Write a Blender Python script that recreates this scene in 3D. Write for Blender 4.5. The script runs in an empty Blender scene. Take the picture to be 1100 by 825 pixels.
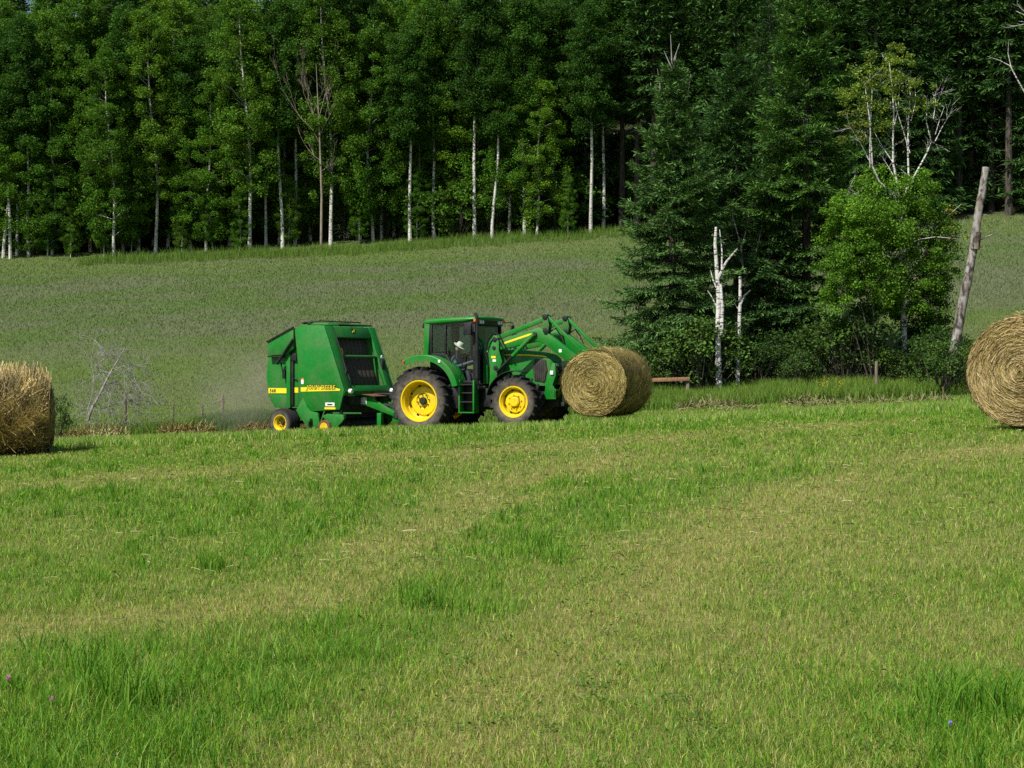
import bpy, bmesh, math, random
import numpy as np
from mathutils import Vector, Matrix

PI = math.pi
R = math.radians
scene = bpy.context.scene
COL = scene.collection

# ------------------------------------------------------------------ materials
def new_mat(name):
    m = bpy.data.materials.new(name); m.use_nodes = True
    nt = m.node_tree; nt.nodes.clear()
    out = nt.nodes.new('ShaderNodeOutputMaterial')
    return m, nt, out

def principled(nt, col=None, rough=.6, metal=0., spec=.5):
    p = nt.nodes.new('ShaderNodeBsdfPrincipled')
    if col is not None: p.inputs['Base Color'].default_value = (*col, 1)
    p.inputs['Roughness'].default_value = rough
    p.inputs['Metallic'].default_value = metal
    p.inputs['Specular IOR Level'].default_value = spec
    return p

def ramp(nt, src, stops):
    r = nt.nodes.new('ShaderNodeValToRGB')
    el = r.color_ramp.elements
    while len(el) < len(stops): el.new(.5)
    for e, (p, c) in zip(el, stops):
        e.position = p; e.color = (*c, 1) if len(c) == 3 else c
    nt.links.new(src, r.inputs['Fac'])
    return r.outputs['Color']

def noise(nt, scale, detail=3., mapping=None, coord='Object', rough=.55):
    tc = nt.nodes.new('ShaderNodeTexCoord')
    src = tc.outputs[coord]
    if mapping:
        mp = nt.nodes.new('ShaderNodeMapping'); mp.inputs['Scale'].default_value = mapping
        nt.links.new(src, mp.inputs['Vector']); src = mp.outputs['Vector']
    n = nt.nodes.new('ShaderNodeTexNoise')
    n.inputs['Scale'].default_value = scale; n.inputs['Detail'].default_value = detail
    n.inputs['Roughness'].default_value = rough
    nt.links.new(src, n.inputs['Vector'])
    return n.outputs['Fac']

def mixcol(nt, fac, a, b, mode='MIX'):
    m = nt.nodes.new('ShaderNodeMix'); m.data_type = 'RGBA'; m.blend_type = mode
    for s, v in ((m.inputs[0], fac), (m.inputs[6], a), (m.inputs[7], b)):
        if hasattr(v, 'is_output'): nt.links.new(v, s)
        elif isinstance(v, tuple): s.default_value = (*v, 1)
        else: s.default_value = v
    return m.outputs[2]

def bump(nt, h, strength=.3, dist=.02):
    b = nt.nodes.new('ShaderNodeBump'); b.inputs['Strength'].default_value = strength
    b.inputs['Distance'].default_value = dist
    nt.links.new(h, b.inputs['Height']); return b.outputs['Normal']

def mat_paint(name, col, rough=.35, dust=.35, metal=0., scale=2.5, dustcol=(.16, .125, .075)):
    m, nt, out = new_mat(name)
    p = principled(nt, col, rough, metal, .35)
    f = ramp(nt, noise(nt, scale, 6.), [(.42, (0, 0, 0)), (.8, (dust,) * 3)])
    f2 = ramp(nt, noise(nt, scale * 9, 3.), [(.3, (.75,) * 3), (.7, (1.,) * 3)])
    c = mixcol(nt, f, col, dustcol)
    c = mixcol(nt, 1., c, f2, 'MULTIPLY')
    nt.links.new(c, p.inputs['Base Color'])
    rr = nt.nodes.new('ShaderNodeMapRange'); nt.links.new(f, rr.inputs[0])
    rr.inputs[1].default_value = 0; rr.inputs[2].default_value = max(dust, .01)
    rr.inputs[3].default_value = rough; rr.inputs[4].default_value = min(1, rough + .35)
    nt.links.new(rr.outputs[0], p.inputs['Roughness'])
    nt.links.new(p.outputs[0], out.inputs[0])
    return m

def mat_plain(name, col, rough=.6, metal=0.):
    m, nt, out = new_mat(name)
    p = principled(nt, col, rough, metal)
    f = ramp(nt, noise(nt, 14, 4.), [(.3, (.72,) * 3), (.75, (1.,) * 3)])
    nt.links.new(mixcol(nt, 1., col, f, 'MULTIPLY'), p.inputs['Base Color'])
    nt.links.new(p.outputs[0], out.inputs[0])
    return m

def mat_attr(name, transl=.3, rough=.6, vary=.3, spec=.3, tcol=(1., 1., .5)):
    """colour read from the mesh's Col attribute, varied a little from object to object"""
    m, nt, out = new_mat(name)
    a = nt.nodes.new('ShaderNodeAttribute'); a.attribute_name = 'Col'
    oi = nt.nodes.new('ShaderNodeObjectInfo')
    f = ramp(nt, oi.outputs['Random'], [(0., (1 - vary, 1 - vary, 1 - vary * .6)), (.5, (1., 1., 1.)), (1., (1 + vary * .35, 1 + vary * .12, 1 - vary * .3))])
    c = mixcol(nt, 1., a.outputs['Color'], f, 'MULTIPLY')
    p = principled(nt, None, rough, 0, spec)
    nt.links.new(c, p.inputs['Base Color'])
    if transl > 0:
        t = nt.nodes.new('ShaderNodeBsdfTranslucent')
        nt.links.new(mixcol(nt, 1., c, tcol, 'MULTIPLY'), t.inputs['Color'])
        mx = nt.nodes.new('ShaderNodeMixShader'); mx.inputs[0].default_value = transl
        nt.links.new(p.outputs[0], mx.inputs[1]); nt.links.new(t.outputs[0], mx.inputs[2])
        nt.links.new(mx.outputs[0], out.inputs[0])
    else:
        nt.links.new(p.outputs[0], out.inputs[0])
    return m

def mat_bark(name, light, dark, marks=.46, scale=(1.6, 1.6, 9.), soft=.06, lich=None):
    m, nt, out = new_mat(name)
    n1 = noise(nt, 2.2, 5., scale)
    base = ramp(nt, noise(nt, 1.1, 4., (2, 2, 1.2)), [(.3, tuple(x * .68 for x in light)), (.7, light)])
    k = ramp(nt, n1, [(marks - soft, (1, 1, 1)), (marks + soft, (0, 0, 0))])
    c = mixcol(nt, k, base, dark)
    if lich:
        k2 = ramp(nt, noise(nt, 1.7, 3., (3, 3, .9)), [(.56, (0, 0, 0)), (.68, (1, 1, 1))])
        c = mixcol(nt, k2, c, lich)
    p = principled(nt, None, .85, 0, .2)
    nt.links.new(c, p.inputs['Base Color'])
    nt.links.new(bump(nt, n1, .6, .03), p.inputs['Normal'])
    nt.links.new(p.outputs[0], out.inputs[0])
    return m

M = {}
M['green'] = mat_paint('green_paint', (.005, .180, .014), .38, .30)
M['green_baler'] = mat_paint('green_sheet_paint', (.005, .172, .015), .45, .32, scale=1.6)
M['green_dusty'] = mat_paint('dusty_green_paint', (.012, .15, .02), .55, .6, scale=2.2)
M['yellow'] = mat_paint('yellow_paint', (.8, .56, .004), .4, .3, scale=5)
M['decal_yellow'] = mat_paint('yellow_decal', (.85, .66, .015), .4, .1, scale=5)
M['rubber'] = mat_paint('tyre_rubber', (.012, .0125, .0145), .85, .62, scale=4, dustcol=(.12, .105, .082))
def mat_tyre():
    # black rubber; dried field dust clings to the sidewall from the bead outwards, the lugs are scrubbed clean
    m, nt, out = new_mat('tyre_rubber'); p = principled(nt, None, .85, 0, .3)
    tc = nt.nodes.new('ShaderNodeTexCoord'); sp = nt.nodes.new('ShaderNodeVectorMath'); sp.operation = 'SUBTRACT'; sp.inputs[1].default_value = (.5, .5, .5)
    nt.links.new(tc.outputs['Generated'], sp.inputs[0]); mu = nt.nodes.new('ShaderNodeVectorMath'); mu.operation = 'MULTIPLY'; mu.inputs[1].default_value = (1, 0, 1); nt.links.new(sp.outputs[0], mu.inputs[0])
    ln = nt.nodes.new('ShaderNodeVectorMath'); ln.operation = 'LENGTH'; nt.links.new(mu.outputs[0], ln.inputs[0])
    mr = nt.nodes.new('ShaderNodeMapRange'); nt.links.new(ln.outputs['Value'], mr.inputs[0]); mr.inputs[1].default_value = .455; mr.inputs[2].default_value = .33; mr.inputs[3].default_value = .04; mr.inputs[4].default_value = .85
    f = ramp(nt, noise(nt, 7., 5.), [(.3, (.25, .25, .25)), (.65, (1, 1, 1))])
    k = nt.nodes.new('ShaderNodeMath'); k.operation = 'MULTIPLY'; nt.links.new(mr.outputs[0], k.inputs[0]); nt.links.new(f, k.inputs[1])
    nt.links.new(mixcol(nt, k.outputs[0], (.0085, .009, .0105), (.16, .135, .10)), p.inputs['Base Color']); nt.links.new(p.outputs[0], out.inputs[0]); return m
M['rubber'] = mat_tyre()
M['black'] = mat_paint('black_parts', (.008, .0085, .009), .5, .25, scale=6, dustcol=(.06, .055, .045))
M['cast'] = mat_paint('dark_castings', (.006, .02, .009), .6, .5, scale=4, dustcol=(.05, .045, .032))
M['steel'] = mat_plain('bare_steel', (.45, .45, .44), .3, .9)
M['rust'] = mat_paint('rusty_steel', (.14, .055, .025), .8, .5, scale=6)
M['white'] = mat_plain('white_label', (.8, .8, .78), .5)
M['orange'] = mat_plain('amber_lens', (.85, .16, .01), .25)
M['red'] = mat_plain('red_lens', (.55, .02, .015), .25)
M['lens'] = mat_plain('clear_lens', (.75, .77, .8), .12)
M['screen'] = mat_paint('dusty_grille_mesh', (.022, .02, .018), .7, .7, scale=4, dustcol=(.11, .09, .065))
M['belt'] = mat_paint('dusty_rubber_belts', (.07, .055, .04), .75, .8, scale=3, dustcol=(.075, .056, .034))
M['interior'] = mat_plain('cab_lining', (.03, .03, .03), .8)
M['seat'] = mat_plain('seat_cloth', (.03, .035, .04), .9)
M['ink'] = mat_plain('dark_lettering', (.012, .02, .01), .5)
M['hat'] = mat_plain('pale_straw_hat', (.56, .58, .45), .8)
M['tan_wood'] = mat_bark('dry_tan_wood', (.30, .25, .19), (.10, .08, .06), .42, (6., 6., 1.), .1)

def mat_glass(name, tint, gl):
    m, nt, out = new_mat(name)
    t = nt.nodes.new('ShaderNodeBsdfTransparent'); t.inputs[0].default_value = (*tint, 1)
    g = nt.nodes.new('ShaderNodeBsdfGlossy'); g.inputs['Roughness'].default_value = .04
    g.inputs[0].default_value = (.85, .95, 1, 1)
    fr = nt.nodes.new('ShaderNodeLayerWeight'); fr.inputs[0].default_value = .5
    pw = nt.nodes.new('ShaderNodeMath'); pw.operation = 'POWER'; pw.inputs[1].default_value = 4.
    nt.links.new(fr.outputs['Facing'], pw.inputs[0])
    ad = nt.nodes.new('ShaderNodeMath'); ad.operation = 'MULTIPLY_ADD'; ad.inputs[1].default_value = .55; ad.inputs[2].default_value = gl
    nt.links.new(pw.outputs[0], ad.inputs[0])
    mx = nt.nodes.new('ShaderNodeMixShader')
    nt.links.new(ad.outputs[0], mx.inputs[0]); nt.links.new(t.outputs[0], mx.inputs[1]); nt.links.new(g.outputs[0], mx.inputs[2])
    nt.links.new(mx.outputs[0], out.inputs[0])
    return m
M['glass'] = mat_glass('tinted_cab_glass', (.93, .97, .97), .02)
M['glass_dimmed'] = mat_glass('dimmed_cab_glass', (.34, .46, .52), .05)  # darker tint puts the dim bluish reflections of these panes into the glass

M['grass'] = mat_attr('grass_blades', .42, .55, 0, .25)
M['meadow'] = mat_attr('meadow_blades', .3, .7, 0, .15)
M['hay'] = mat_attr('hay_stalks', .15, .65, 0, .3)
M['aspen_leaf'] = mat_attr('aspen_leaves', .34, .7, .25, .12)
M['birch_leaf'] = mat_attr('birch_leaves', .35, .65, 0, .15)
M['needle'] = mat_attr('spruce_needles', .1, .7, .2, .15)
M['shrub_leaf'] = mat_attr('shrub_leaves', .3, .65, .25, .15)
M['petal'] = mat_attr('petals', .3, .6, 0, .2, (1, 1, 1))
M['aspen_bark'] = mat_bark('aspen_bark', (.62, .61, .54), (.06, .055, .045), .42, (2., 2., 5.), .05)
M['birch_bark'] = mat_bark('birch_bark', (.62, .60, .56), (.045, .04, .035), .44, (2.2, 2.2, 7.), .05)
M['spruce_bark'] = mat_bark('spruce_bark', (.10, .085, .07), (.03, .026, .022), .5, (5., 5., 1.2), .12)
M['snag_bark'] = mat_bark('snag_bark', (.31, .29, .265), (.045, .036, .03), .5, (2.6, 2.6, 1.5), .08, (.17, .13, .10))
M['dead_wood'] = mat_bark('weathered_wood', (.33, .31, .29), (.1, .09, .08), .42, (6., 6., 1.), .1)
M['post_wood'] = mat_bark('fence_wood', (.25, .2, .15), (.08, .06, .05), .42, (8., 8., 1.), .1)
M['rail_wood'] = mat_bark('rail_wood', (.36, .19, .1), (.1, .06, .04), .4, (8., 1., 8.), .1)
M['wire'] = mat_plain('fence_wire', (.2, .2, .2), .5, .6)

# ------------------------------------------------------------------ mesh builder
class MB:
    def __init__(s): s.v = []; s.f = []
    def add(s, vs, fs):
        o = len(s.v); s.v += [tuple(x) for x in vs]; s.f += [tuple(i + o for i in f) for f in fs]; return s
    def box(s, x0, x1, y0, y1, z0, z1):
        return s.add([(x0, y0, z0), (x1, y0, z0), (x1, y1, z0), (x0, y1, z0), (x0, y0, z1), (x1, y0, z1), (x1, y1, z1), (x0, y1, z1)],
                     [(0, 3, 2, 1), (4, 5, 6, 7), (0, 1, 5, 4), (1, 2, 6, 5), (2, 3, 7, 6), (3, 0, 4, 7)])
    def prism(s, pts, y0, y1):
        n = len(pts)
        vs = [(x, y0, z) for x, z in pts] + [(x, y1, z) for x, z in pts]
        fs = [tuple(range(n)), tuple(range(2 * n - 1, n - 1, -1))] + [(i, (i + 1) % n, n + (i + 1) % n, n + i) for i in range(n)]
        return s.add(vs, fs)
    def bar(s, p, q, w, h, up=(0, 0, 1)):
        p = Vector(p); q = Vector(q); d = (q - p).normalized(); u = Vector(up)
        a = d.cross(u)
        if a.length < 1e-4: a = d.cross(Vector((0, 1, 0)))
        a.normalize(); b = a.cross(d).normalized()
        vs = []
        for c in (p, q):
            for i, j in ((-1, -1), (1, -1), (1, 1), (-1, 1)): vs.append(c + a * (i * w / 2) + b * (j * h / 2))
        return s.add(vs, [(0, 1, 2, 3), (7, 6, 5, 4), (0, 4, 5, 1), (1, 5, 6, 2), (2, 6, 7, 3), (3, 7, 4, 0)])
    def tube(s, pts, r, n=8, cap=True):
        pts = [Vector(p) for p in pts]
        rs = r if isinstance(r, (list, tuple)) else [r] * len(pts)
        o = len(s.v); prev = None
        for i, p in enumerate(pts):
            d = (pts[min(i + 1, len(pts) - 1)] - pts[max(i - 1, 0)])
            if d.length < 1e-9: d = Vector((0, 0, 1))
            d.normalize()
            if prev is None:
                a = d.cross(Vector((0, 0, 1)) if abs(d.z) < .9 else Vector((1, 0, 0))).normalized()
            else:
                a = (prev - d * prev.dot(d))
                a = a.normalized() if a.length > 1e-6 else d.orthogonal().normalized()
            prev = a; b = d.cross(a)
            for k in range(n):
                t = 2 * PI * k / n
                s.v.append(tuple(p + a * (rs[i] * math.cos(t)) + b * (rs[i] * math.sin(t))))
        for i in range(len(pts) - 1):
            for k in range(n):
                k2 = (k + 1) % n
                s.f.append((o + i * n + k, o + i * n + k2, o + (i + 1) * n + k2, o + (i + 1) * n + k))
        if cap:
            s.f.append(tuple(o + k for k in range(n - 1, -1, -1)))
            e = o + (len(pts) - 1) * n
            s.f.append(tuple(e + k for k in range(n)))
        return s
    def lathe(s, prof, c=(0, 0, 0), n=48, a0=0., a1=2 * PI, closed=False):
        """profile of (radius, y) turned about an axis along y through c"""
        full = abs(a1 - a0 - 2 * PI) < 1e-6
        m = n if full else n + 1
        o = len(s.v); k = len(prof)
        for i in range(m):
            t = a0 + (a1 - a0) * i / n
            for r, y in prof: s.v.append((c[0] + r * math.cos(t), c[1] + y, c[2] + r * math.sin(t)))
        for i in range(n):
            j = (i + 1) % m if full else i + 1
            for q in range(k if closed else k - 1):
                q2 = (q + 1) % k
                s.f.append((o + i * k + q, o + i * k + q2, o + j * k + q2, o + j * k + q))
        if closed and not full:
            s.f.append(tuple(o + q for q in range(k))); s.f.append(tuple(o + n * k + q for q in range(k - 1, -1, -1)))
        return s
    def build(s, name, mat, parent=None, bevel=0., smooth=35, off=(0, 0, 0), seg=2):
        bm = bmesh.new()
        vs = [bm.verts.new((x + off[0], y + off[1], z + off[2])) for x, y, z in s.v]
        for f in s.f:
            try: bm.faces.new([vs[i] for i in f])
            except ValueError: pass
        bmesh.ops.recalc_face_normals(bm, faces=bm.faces)
        if bevel > 0:
            es = [e for e in bm.edges if len(e.link_faces) == 2 and e.calc_face_angle(0) > R(28)]
            bmesh.ops.bevel(bm, geom=es, offset=bevel, segments=seg, affect='EDGES', clamp_overlap=True, profile=.5)
        me = bpy.data.meshes.new(name); bm.to_mesh(me); bm.free()
        me.polygons.foreach_set('use_smooth', [True] * len(me.polygons))
        me.set_sharp_from_angle(angle=R(smooth))
        me.materials.append(mat)
        o = bpy.data.objects.new(name, me); COL.objects.link(o)
        if parent: o.parent = parent
        return o

def empty(name, loc=(0, 0, 0), rz=0., parent=None):
    o = bpy.data.objects.new(name, None); COL.objects.link(o)
    o.location = loc; o.rotation_euler = (0, 0, rz); o.empty_display_size = .3
    if parent: o.parent = parent
    return o
def tag(o, label=None, cat=None, group=None, kind=None):
    if label: o['label'] = label
    if cat: o['category'] = cat
    if group: o['group'] = group
    if kind: o['kind'] = kind
    return o
def copy_tree(o, parent=None):
    c = o.copy(); COL.objects.link(c)
    if parent: c.parent = parent
    for ch in o.children: copy_tree(ch, c)
    return c

def np_mesh(name, V, loops, totals, col=None, mat=None, smooth=False):
    me = bpy.data.meshes.new(name)
    V = np.asarray(V, np.float32).reshape(-1, 3)
    loops = np.asarray(loops, np.int32).ravel(); totals = np.asarray(totals, np.int32).ravel()
    me.vertices.add(len(V)); me.vertices.foreach_set('co', V.ravel())
    me.loops.add(len(loops)); me.loops.foreach_set('vertex_index', loops)
    me.polygons.add(len(totals))
    st = np.zeros(len(totals), np.int32); st[1:] = np.cumsum(totals)[:-1]
    me.polygons.foreach_set('loop_start', st)
    me.polygons.foreach_set('loop_total', totals)
    if smooth: me.polygons.foreach_set('use_smooth', np.ones(len(totals), bool))
    me.update(calc_edges=True)
    if col is not None:
        c = np.ones((len(V), 4), np.float32); c[:, :3] = np.clip(col, 0, 1)
        a = me.attributes.new('Col', 'FLOAT_COLOR', 'POINT'); a.data.foreach_set('color', c.ravel())
    if mat: me.materials.append(mat)
    return me
def link_mesh(name, me, parent=None):
    o = bpy.data.objects.new(name, me); COL.objects.link(o)
    if parent: o.parent = parent
    return o

# ------------------------------------------------------------------ noise on arrays
_rs = np.random.RandomState(7)
_lat = _rs.rand(256, 256)
def vnoise(x, y):
    xi = np.floor(x).astype(int); yi = np.floor(y).astype(int)
    fx = x - xi; fy = y - yi; fx = fx * fx * (3 - 2 * fx); fy = fy * fy * (3 - 2 * fy)
    a = _lat[xi & 255, yi & 255]; b = _lat[(xi + 1) & 255, yi & 255]
    c = _lat[xi & 255, (yi + 1) & 255]; d = _lat[(xi + 1) & 255, (yi + 1) & 255]
    return (a * (1 - fx) + b * fx) * (1 - fy) + (c * (1 - fx) + d * fx) * fy
def fbm(x, y, o=4):
    s = 0; a = .5; t = 0
    for i in range(o):
        s = s + a * vnoise(x * 2 ** i + 17.3 * i, y * 2 ** i + 9.1 * i); t += a; a *= .5
    return s / t

# ------------------------------------------------------------------ terrain
_CP = np.array([(0, 0, -1.55), (-4, 8, -1.65), (4, 8, -1.45), (0, 15, -1.5), (-6, 20, -1.68), (7.7, 24.4, -.93), (0, 26, -1.42),
    (-10.5, 33.4, -1.82), (-5.5, 38, -1.60), (-2, 38, -1.5), (2.2, 37, -1.29), (9, 38, -1.03), (-5.4, 45.3, -1.88), (-2, 43.5, -1.72),
    (.5, 42.3, -1.58), (2.1, 40.6, -1.47), (-13, 46, -2.0), (5, 50, -1.2), (15, 52, -.95), (12, 34, -.88), (-20, 30, -2.2), (20, 30, -.65),
    (-25, 50, -2.6), (25, 52, -.6), (-8, 5, -1.8), (10, 5, -1.2), (0, -30, -1.6), (-30, 0, -2.7), (30, 0, -.5), (5, 16, -1.25)], float)
def _U(r2): return r2 * np.log(r2 + 1e-9)
def _fit():
    n = len(_CP); P = np.c_[np.ones(n), _CP[:, :2]]
    d = ((_CP[:, None, :2] - _CP[None, :, :2]) ** 2).sum(-1)
    K = _U(d) + np.eye(n) * 40.
    A = np.block([[K, P], [P.T, np.zeros((3, 3))]])
    return np.linalg.solve(A, np.r_[_CP[:, 2], 0, 0, 0])
_W = _fit()
def softplus(s, w): return w * np.logaddexp(0, s / w)
def gz(x, y):
    x = np.asarray(x, float); y = np.asarray(y, float)
    sh = np.broadcast(x, y).shape; x = np.broadcast_to(x, sh).ravel(); y = np.broadcast_to(y, sh).ravel()
    t = _W[-3] + _W[-2] * x + _W[-1] * y
    for (cx, cy, _), w in zip(_CP, _W): t = t + w * _U((x - cx) ** 2 + (y - cy) ** 2)
    plane = -1.6 + 4.5 * np.tanh(x / 100)
    d2 = (x / 30) ** 2 + ((y - 22) / 42) ** 2
    k = np.exp(-d2 ** 2)
    z = k * t + (1 - k) * plane
    z = z + .185 * softplus(y - 55, 2.) + .13 * softplus(y - 119, 3.) - .31 * softplus(y - 235, 12.)
    z = z + .05 * (fbm(x * .35, y * .35, 3) - .5) + .25 * (fbm(x * .06 + 40, y * .06, 2) - .5) * np.clip((y - 56) / 20, 0, 1)
    return z.reshape(sh)
def g1(x, y): return float(gz(np.array([x]), np.array([y]))[0])

def ell(x, y, cx, cy, rx, ry): return np.exp(-(((x - cx) / rx) ** 2 + ((y - cy) / ry) ** 2))
def near_line(x, y, pts):
    """distance on the ground from each point to a swath's centre line"""
    d = np.full(x.shape, 1e9)
    for (ax, ay), (bx, by) in zip(pts[:-1], pts[1:]):
        vx, vy = bx - ax, by - ay; t = np.clip(((x - ax) * vx + (y - ay) * vy) / (vx * vx + vy * vy), 0, 1)
        d = np.minimum(d, np.hypot(x - ax - t * vx, y - ay - t * vy))
    return d
GREEN_SWATH = [(4.2, 19.5), (2.6, 18.7), (1.5, 18.6), (.6, 16.4), (-.05, 13.1), (-.45, 10.9), (-.72, 8.9), (-1.0, 7.5), (-1.5, 6.3), (-2.1, 5.)]
PALE_LEFT = [(1.5, 24), (-.2, 19.5), (-.75, 15.6), (-1.12, 12.), (-1.6, 10.4), (-3., 9.8), (-5, 9.4)]
PALE_RIGHT = [(7.5, 21.5), (4.6, 20.2), (3.3, 17.6), (1.15, 11.7), (.35, 9.6), (-.3, 7.7), (-.8, 6.3), (-1.1, 5.)]
PALE_FAR = [(6., 30), (2., 27.5), (-2, 27), (-5, 24.5), (-8, 23.5)]
GREEN_FAR = [(9, 33), (3, 33), (-3, 31), (-7, 28.5), (-11, 27)]
GREEN_MID = [(-9, 20), (-5.5, 20.5), (-3.5, 19), (-2.4, 15.5)]
def lushness(x, y):
    """0 = dry mown stubble, 1 = fresh green regrowth (mown field)"""
    wob = .8 * (fbm(x * .9 + 3, y * .6, 3) - .5)
    g = lambda pts, w: np.exp(-((near_line(x + wob, y + wob, pts)) / w) ** 2)
    l = .53 + .45 * (fbm(x * .33 + 5, y * .2, 3) - .5) + .75 * (fbm(x * 1.5, y * 1.1, 3) - .5)
    l = l + .50 * g(GREEN_SWATH, .75) - .62 * g(PALE_LEFT, .6) - .58 * g(PALE_RIGHT, .8) - .5 * g(PALE_FAR, 1.2) + .35 * g(GREEN_FAR, 1.6) + .38 * g(GREEN_MID, 1.2)
    l = l + .45 * ell(x, y, -2.1, 7.6, 1.0, 1.6) + .5 * ell(x, y, 2.1, 6.6, .45, .7) - .12 * ell(x, y, 2.5, 9, 2.5, 4)
    l = l + .3 * np.clip((y - 33) / 6, 0, 1) * (fbm(x * .2 + 3, y * .3, 2) > .35)
    return np.clip(.12 + .82 * l, 0.06, 1)
# ------------------------------------------------------------------ wheels
def tyre_mb(Rr, W, rim, nlug, lug_h=.055, bar_w=.055):
    m = MB(); b = Rr - lug_h
    prof = [(rim, -W * .36), (rim + .04, -W * .45), ((rim + b) / 2, -W * .5), (b * .95, -W * .475), (b * .985, -W * .40), (b, -W * .2),
            (b, W * .2), (b * .985, W * .40), (b * .95, W * .475), ((rim + b) / 2, W * .5), (rim + .04, W * .45), (rim, W * .36)]
    m.lathe(prof, n=72)
    for side in (-1, 1):
        for i in range(nlug):
            t0 = 2 * PI * (i + (.5 if side > 0 else 0)) / nlug
            secs = [(.03, 0., b - .01, Rr - .002, bar_w * .8), (-W * .26, .11, b - .015, Rr, bar_w), (-W * .47, .2, b * .95, Rr * .985, bar_w * 1.15), (-W * .505, .23, b * .90, b * .95, bar_w * 1.1)]
            vs = []
            for (y, da, r0, r1, w) in secs:
                t = t0 + da
                for r, dw in ((r0, -.6), (r0, .6), (r1, .42), (r1, -.42)):
                    tt = t + dw * w / Rr
                    vs.append((r * math.cos(tt), y * (-side), r * math.sin(tt)))
            fs = [(0, 1, 2, 3), (15, 14, 13, 12)]
            for k in range(3):
                o = 4 * k
                fs += [(o + a, o + (a + 1) % 4, o + 4 + (a + 1) % 4, o + 4 + a) for a in range(4)]
            m.add(vs, fs)
    return m

def merge_into(a, b):
    bm = bmesh.new(); bm.from_mesh(a.data); n0 = len(bm.faces); bm.from_mesh(b.data); bm.faces.ensure_lookup_table()
    for f in bm.faces[n0:]: f.material_index = 1
    bm.to_mesh(a.data); bm.free(); a.data.materials.append(b.data.materials[0])
    me = b.data; bpy.data.objects.remove(b); bpy.data.meshes.remove(me)
def make_wheel(parent, name, loc, Rr, W, rim, yd, off, flip=False, hub_out=.1, nlug=20, lug_h=.055, hole_discs=8, hubmat='cast', hub_r=.1):
    w = empty(name, (loc[0] + off[0], loc[1] + off[1], loc[2] + off[2]), PI if flip else 0, parent)
    if nlug: tyre_mb(Rr, W, rim, nlug, lug_h).build('tyre', M['rubber'], w, smooth=30)
    else:
        b = Rr; m = MB()
        m.lathe([(rim, -W * .36), (rim + .02, -W * .46), ((rim + b) / 2, -W * .5), (b * .93, -W * .46), (b * .985, -W * .36), (b * .99, -W * .22), (b * .975, -W * .2), (b * .975, -W * .17), (b, -W * .15),
                 (b, -W * .03), (b * .985, -W * .02), (b * .985, W * .02), (b, W * .03), (b, W * .15), (b * .975, W * .17), (b * .975, W * .2), (b * .99, W * .22), (b * .985, W * .36), (b * .93, W * .46), ((rim + b) / 2, W * .5), (rim + .02, W * .46), (rim, W * .36)], n=56)
        m.build('tyre', M['rubber'], w, smooth=25)
    m = MB()
    m.lathe([(rim + .035, -W * .43), (rim + .03, -W * .455), (rim - .002, -W * .45), (rim - .018, -W * .40), (rim - .05, -W * .33), (rim - .055, -W * .12), (rim - .085, -W * .08), (rim - .085, yd - .02),
             (rim - .11, yd), (rim * .78, yd - .01), (rim * .70, yd - .05), (rim * .42, yd - .06), (rim * .36, yd - .03), (.02, yd - .03)], n=64)
    m.lathe([(rim - .086, yd + .02), (rim - .03, W * .2), (rim + .02, W * .43)], n=48)
    rim_o = m.build('rim', M['yellow'], w, smooth=28)
    h = MB()
    h.lathe([(.005, yd - hub_out), (hub_r * .8, yd - hub_out), (hub_r, yd - hub_out + .02), (hub_r, yd - .02)], n=24)
    for k in range(8):
        t = 2 * PI * k / 8 + .2; r = max(hub_r + .05, rim * .33)
        h.lathe([(.002, yd - .095), (.017, yd - .095), (.02, yd - .05)], c=(r * math.cos(t), 0, r * math.sin(t)), n=6)
    ho = h.build('hub', M[hubmat], w, smooth=30)
    if hole_discs:  # raised black discs give the rim holes their shade by colour
        h = MB()
        for k in range(hole_discs):
            t = 2 * PI * (k + .4) / hole_discs; r = rim * .80
            h.lathe([(.002, yd - .045), (rim * .055, yd - .045), (rim * .06, yd - .01)], c=(r * math.cos(t), 0, r * math.sin(t)), n=10)
        merge_into(rim_o, h.build('hole_shade_discs', M['black'], w))
    return w

# ------------------------------------------------------------------ lettering
def text_mesh(txt, size, mat, parent, loc, name='lettering', extrude=.002, offset=0., space=1., shear=0.):
    cu = bpy.data.curves.new('lettering', 'FONT'); cu.body = txt; cu.size = size; cu.extrude = extrude; cu.offset = offset
    cu.space_character = space; cu.shear = shear; cu.resolution_u = 3
    t = bpy.data.objects.new('lettering', cu); COL.objects.link(t)
    bpy.context.view_layer.update()
    me = bpy.data.meshes.new_from_object(t.evaluated_get(bpy.context.evaluated_depsgraph_get()))
    bpy.data.objects.remove(t); bpy.data.curves.remove(cu)
    me.materials.clear(); me.materials.append(mat)
    o = link_mesh(name, me, parent); o.location = loc; o.rotation_euler = (PI / 2, 0, 0)
    return o

# ------------------------------------------------------------------ tractor
TZ = .26
tractor = empty('tractor', (-2.0, 43.53, -1.5 - TZ), -R(26))
tag(tractor, 'green farm tractor with yellow wheels, a cab and a raised front loader', 'tractor')
OFF = (0, 0, TZ)
def P(m, name, mat, bevel=.008, smooth=35, parent=None): return m.build(name, M[mat], parent or tractor, bevel, smooth, off=OFF)

make_wheel(tractor, 'rear_wheel', (0, -.86, .655), .93, .64, .53, .02, OFF, False, .13, 20, .085, 8)
make_wheel(tractor, 'rear_wheel', (0, .86, .655), .93, .64, .53, .02, OFF, True, .13, 20, .085, 8)
make_wheel(tractor, 'front_wheel', (2.8, -.88, .655), .71, .5, .385, -.06, OFF, False, .13, 18, .07, 8, 'yellow', .135)
make_wheel(tractor, 'front_wheel', (2.8, .88, .655), .71, .5, .385, -.06, OFF, True, .13, 18, .07, 8, 'yellow', .135)

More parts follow.
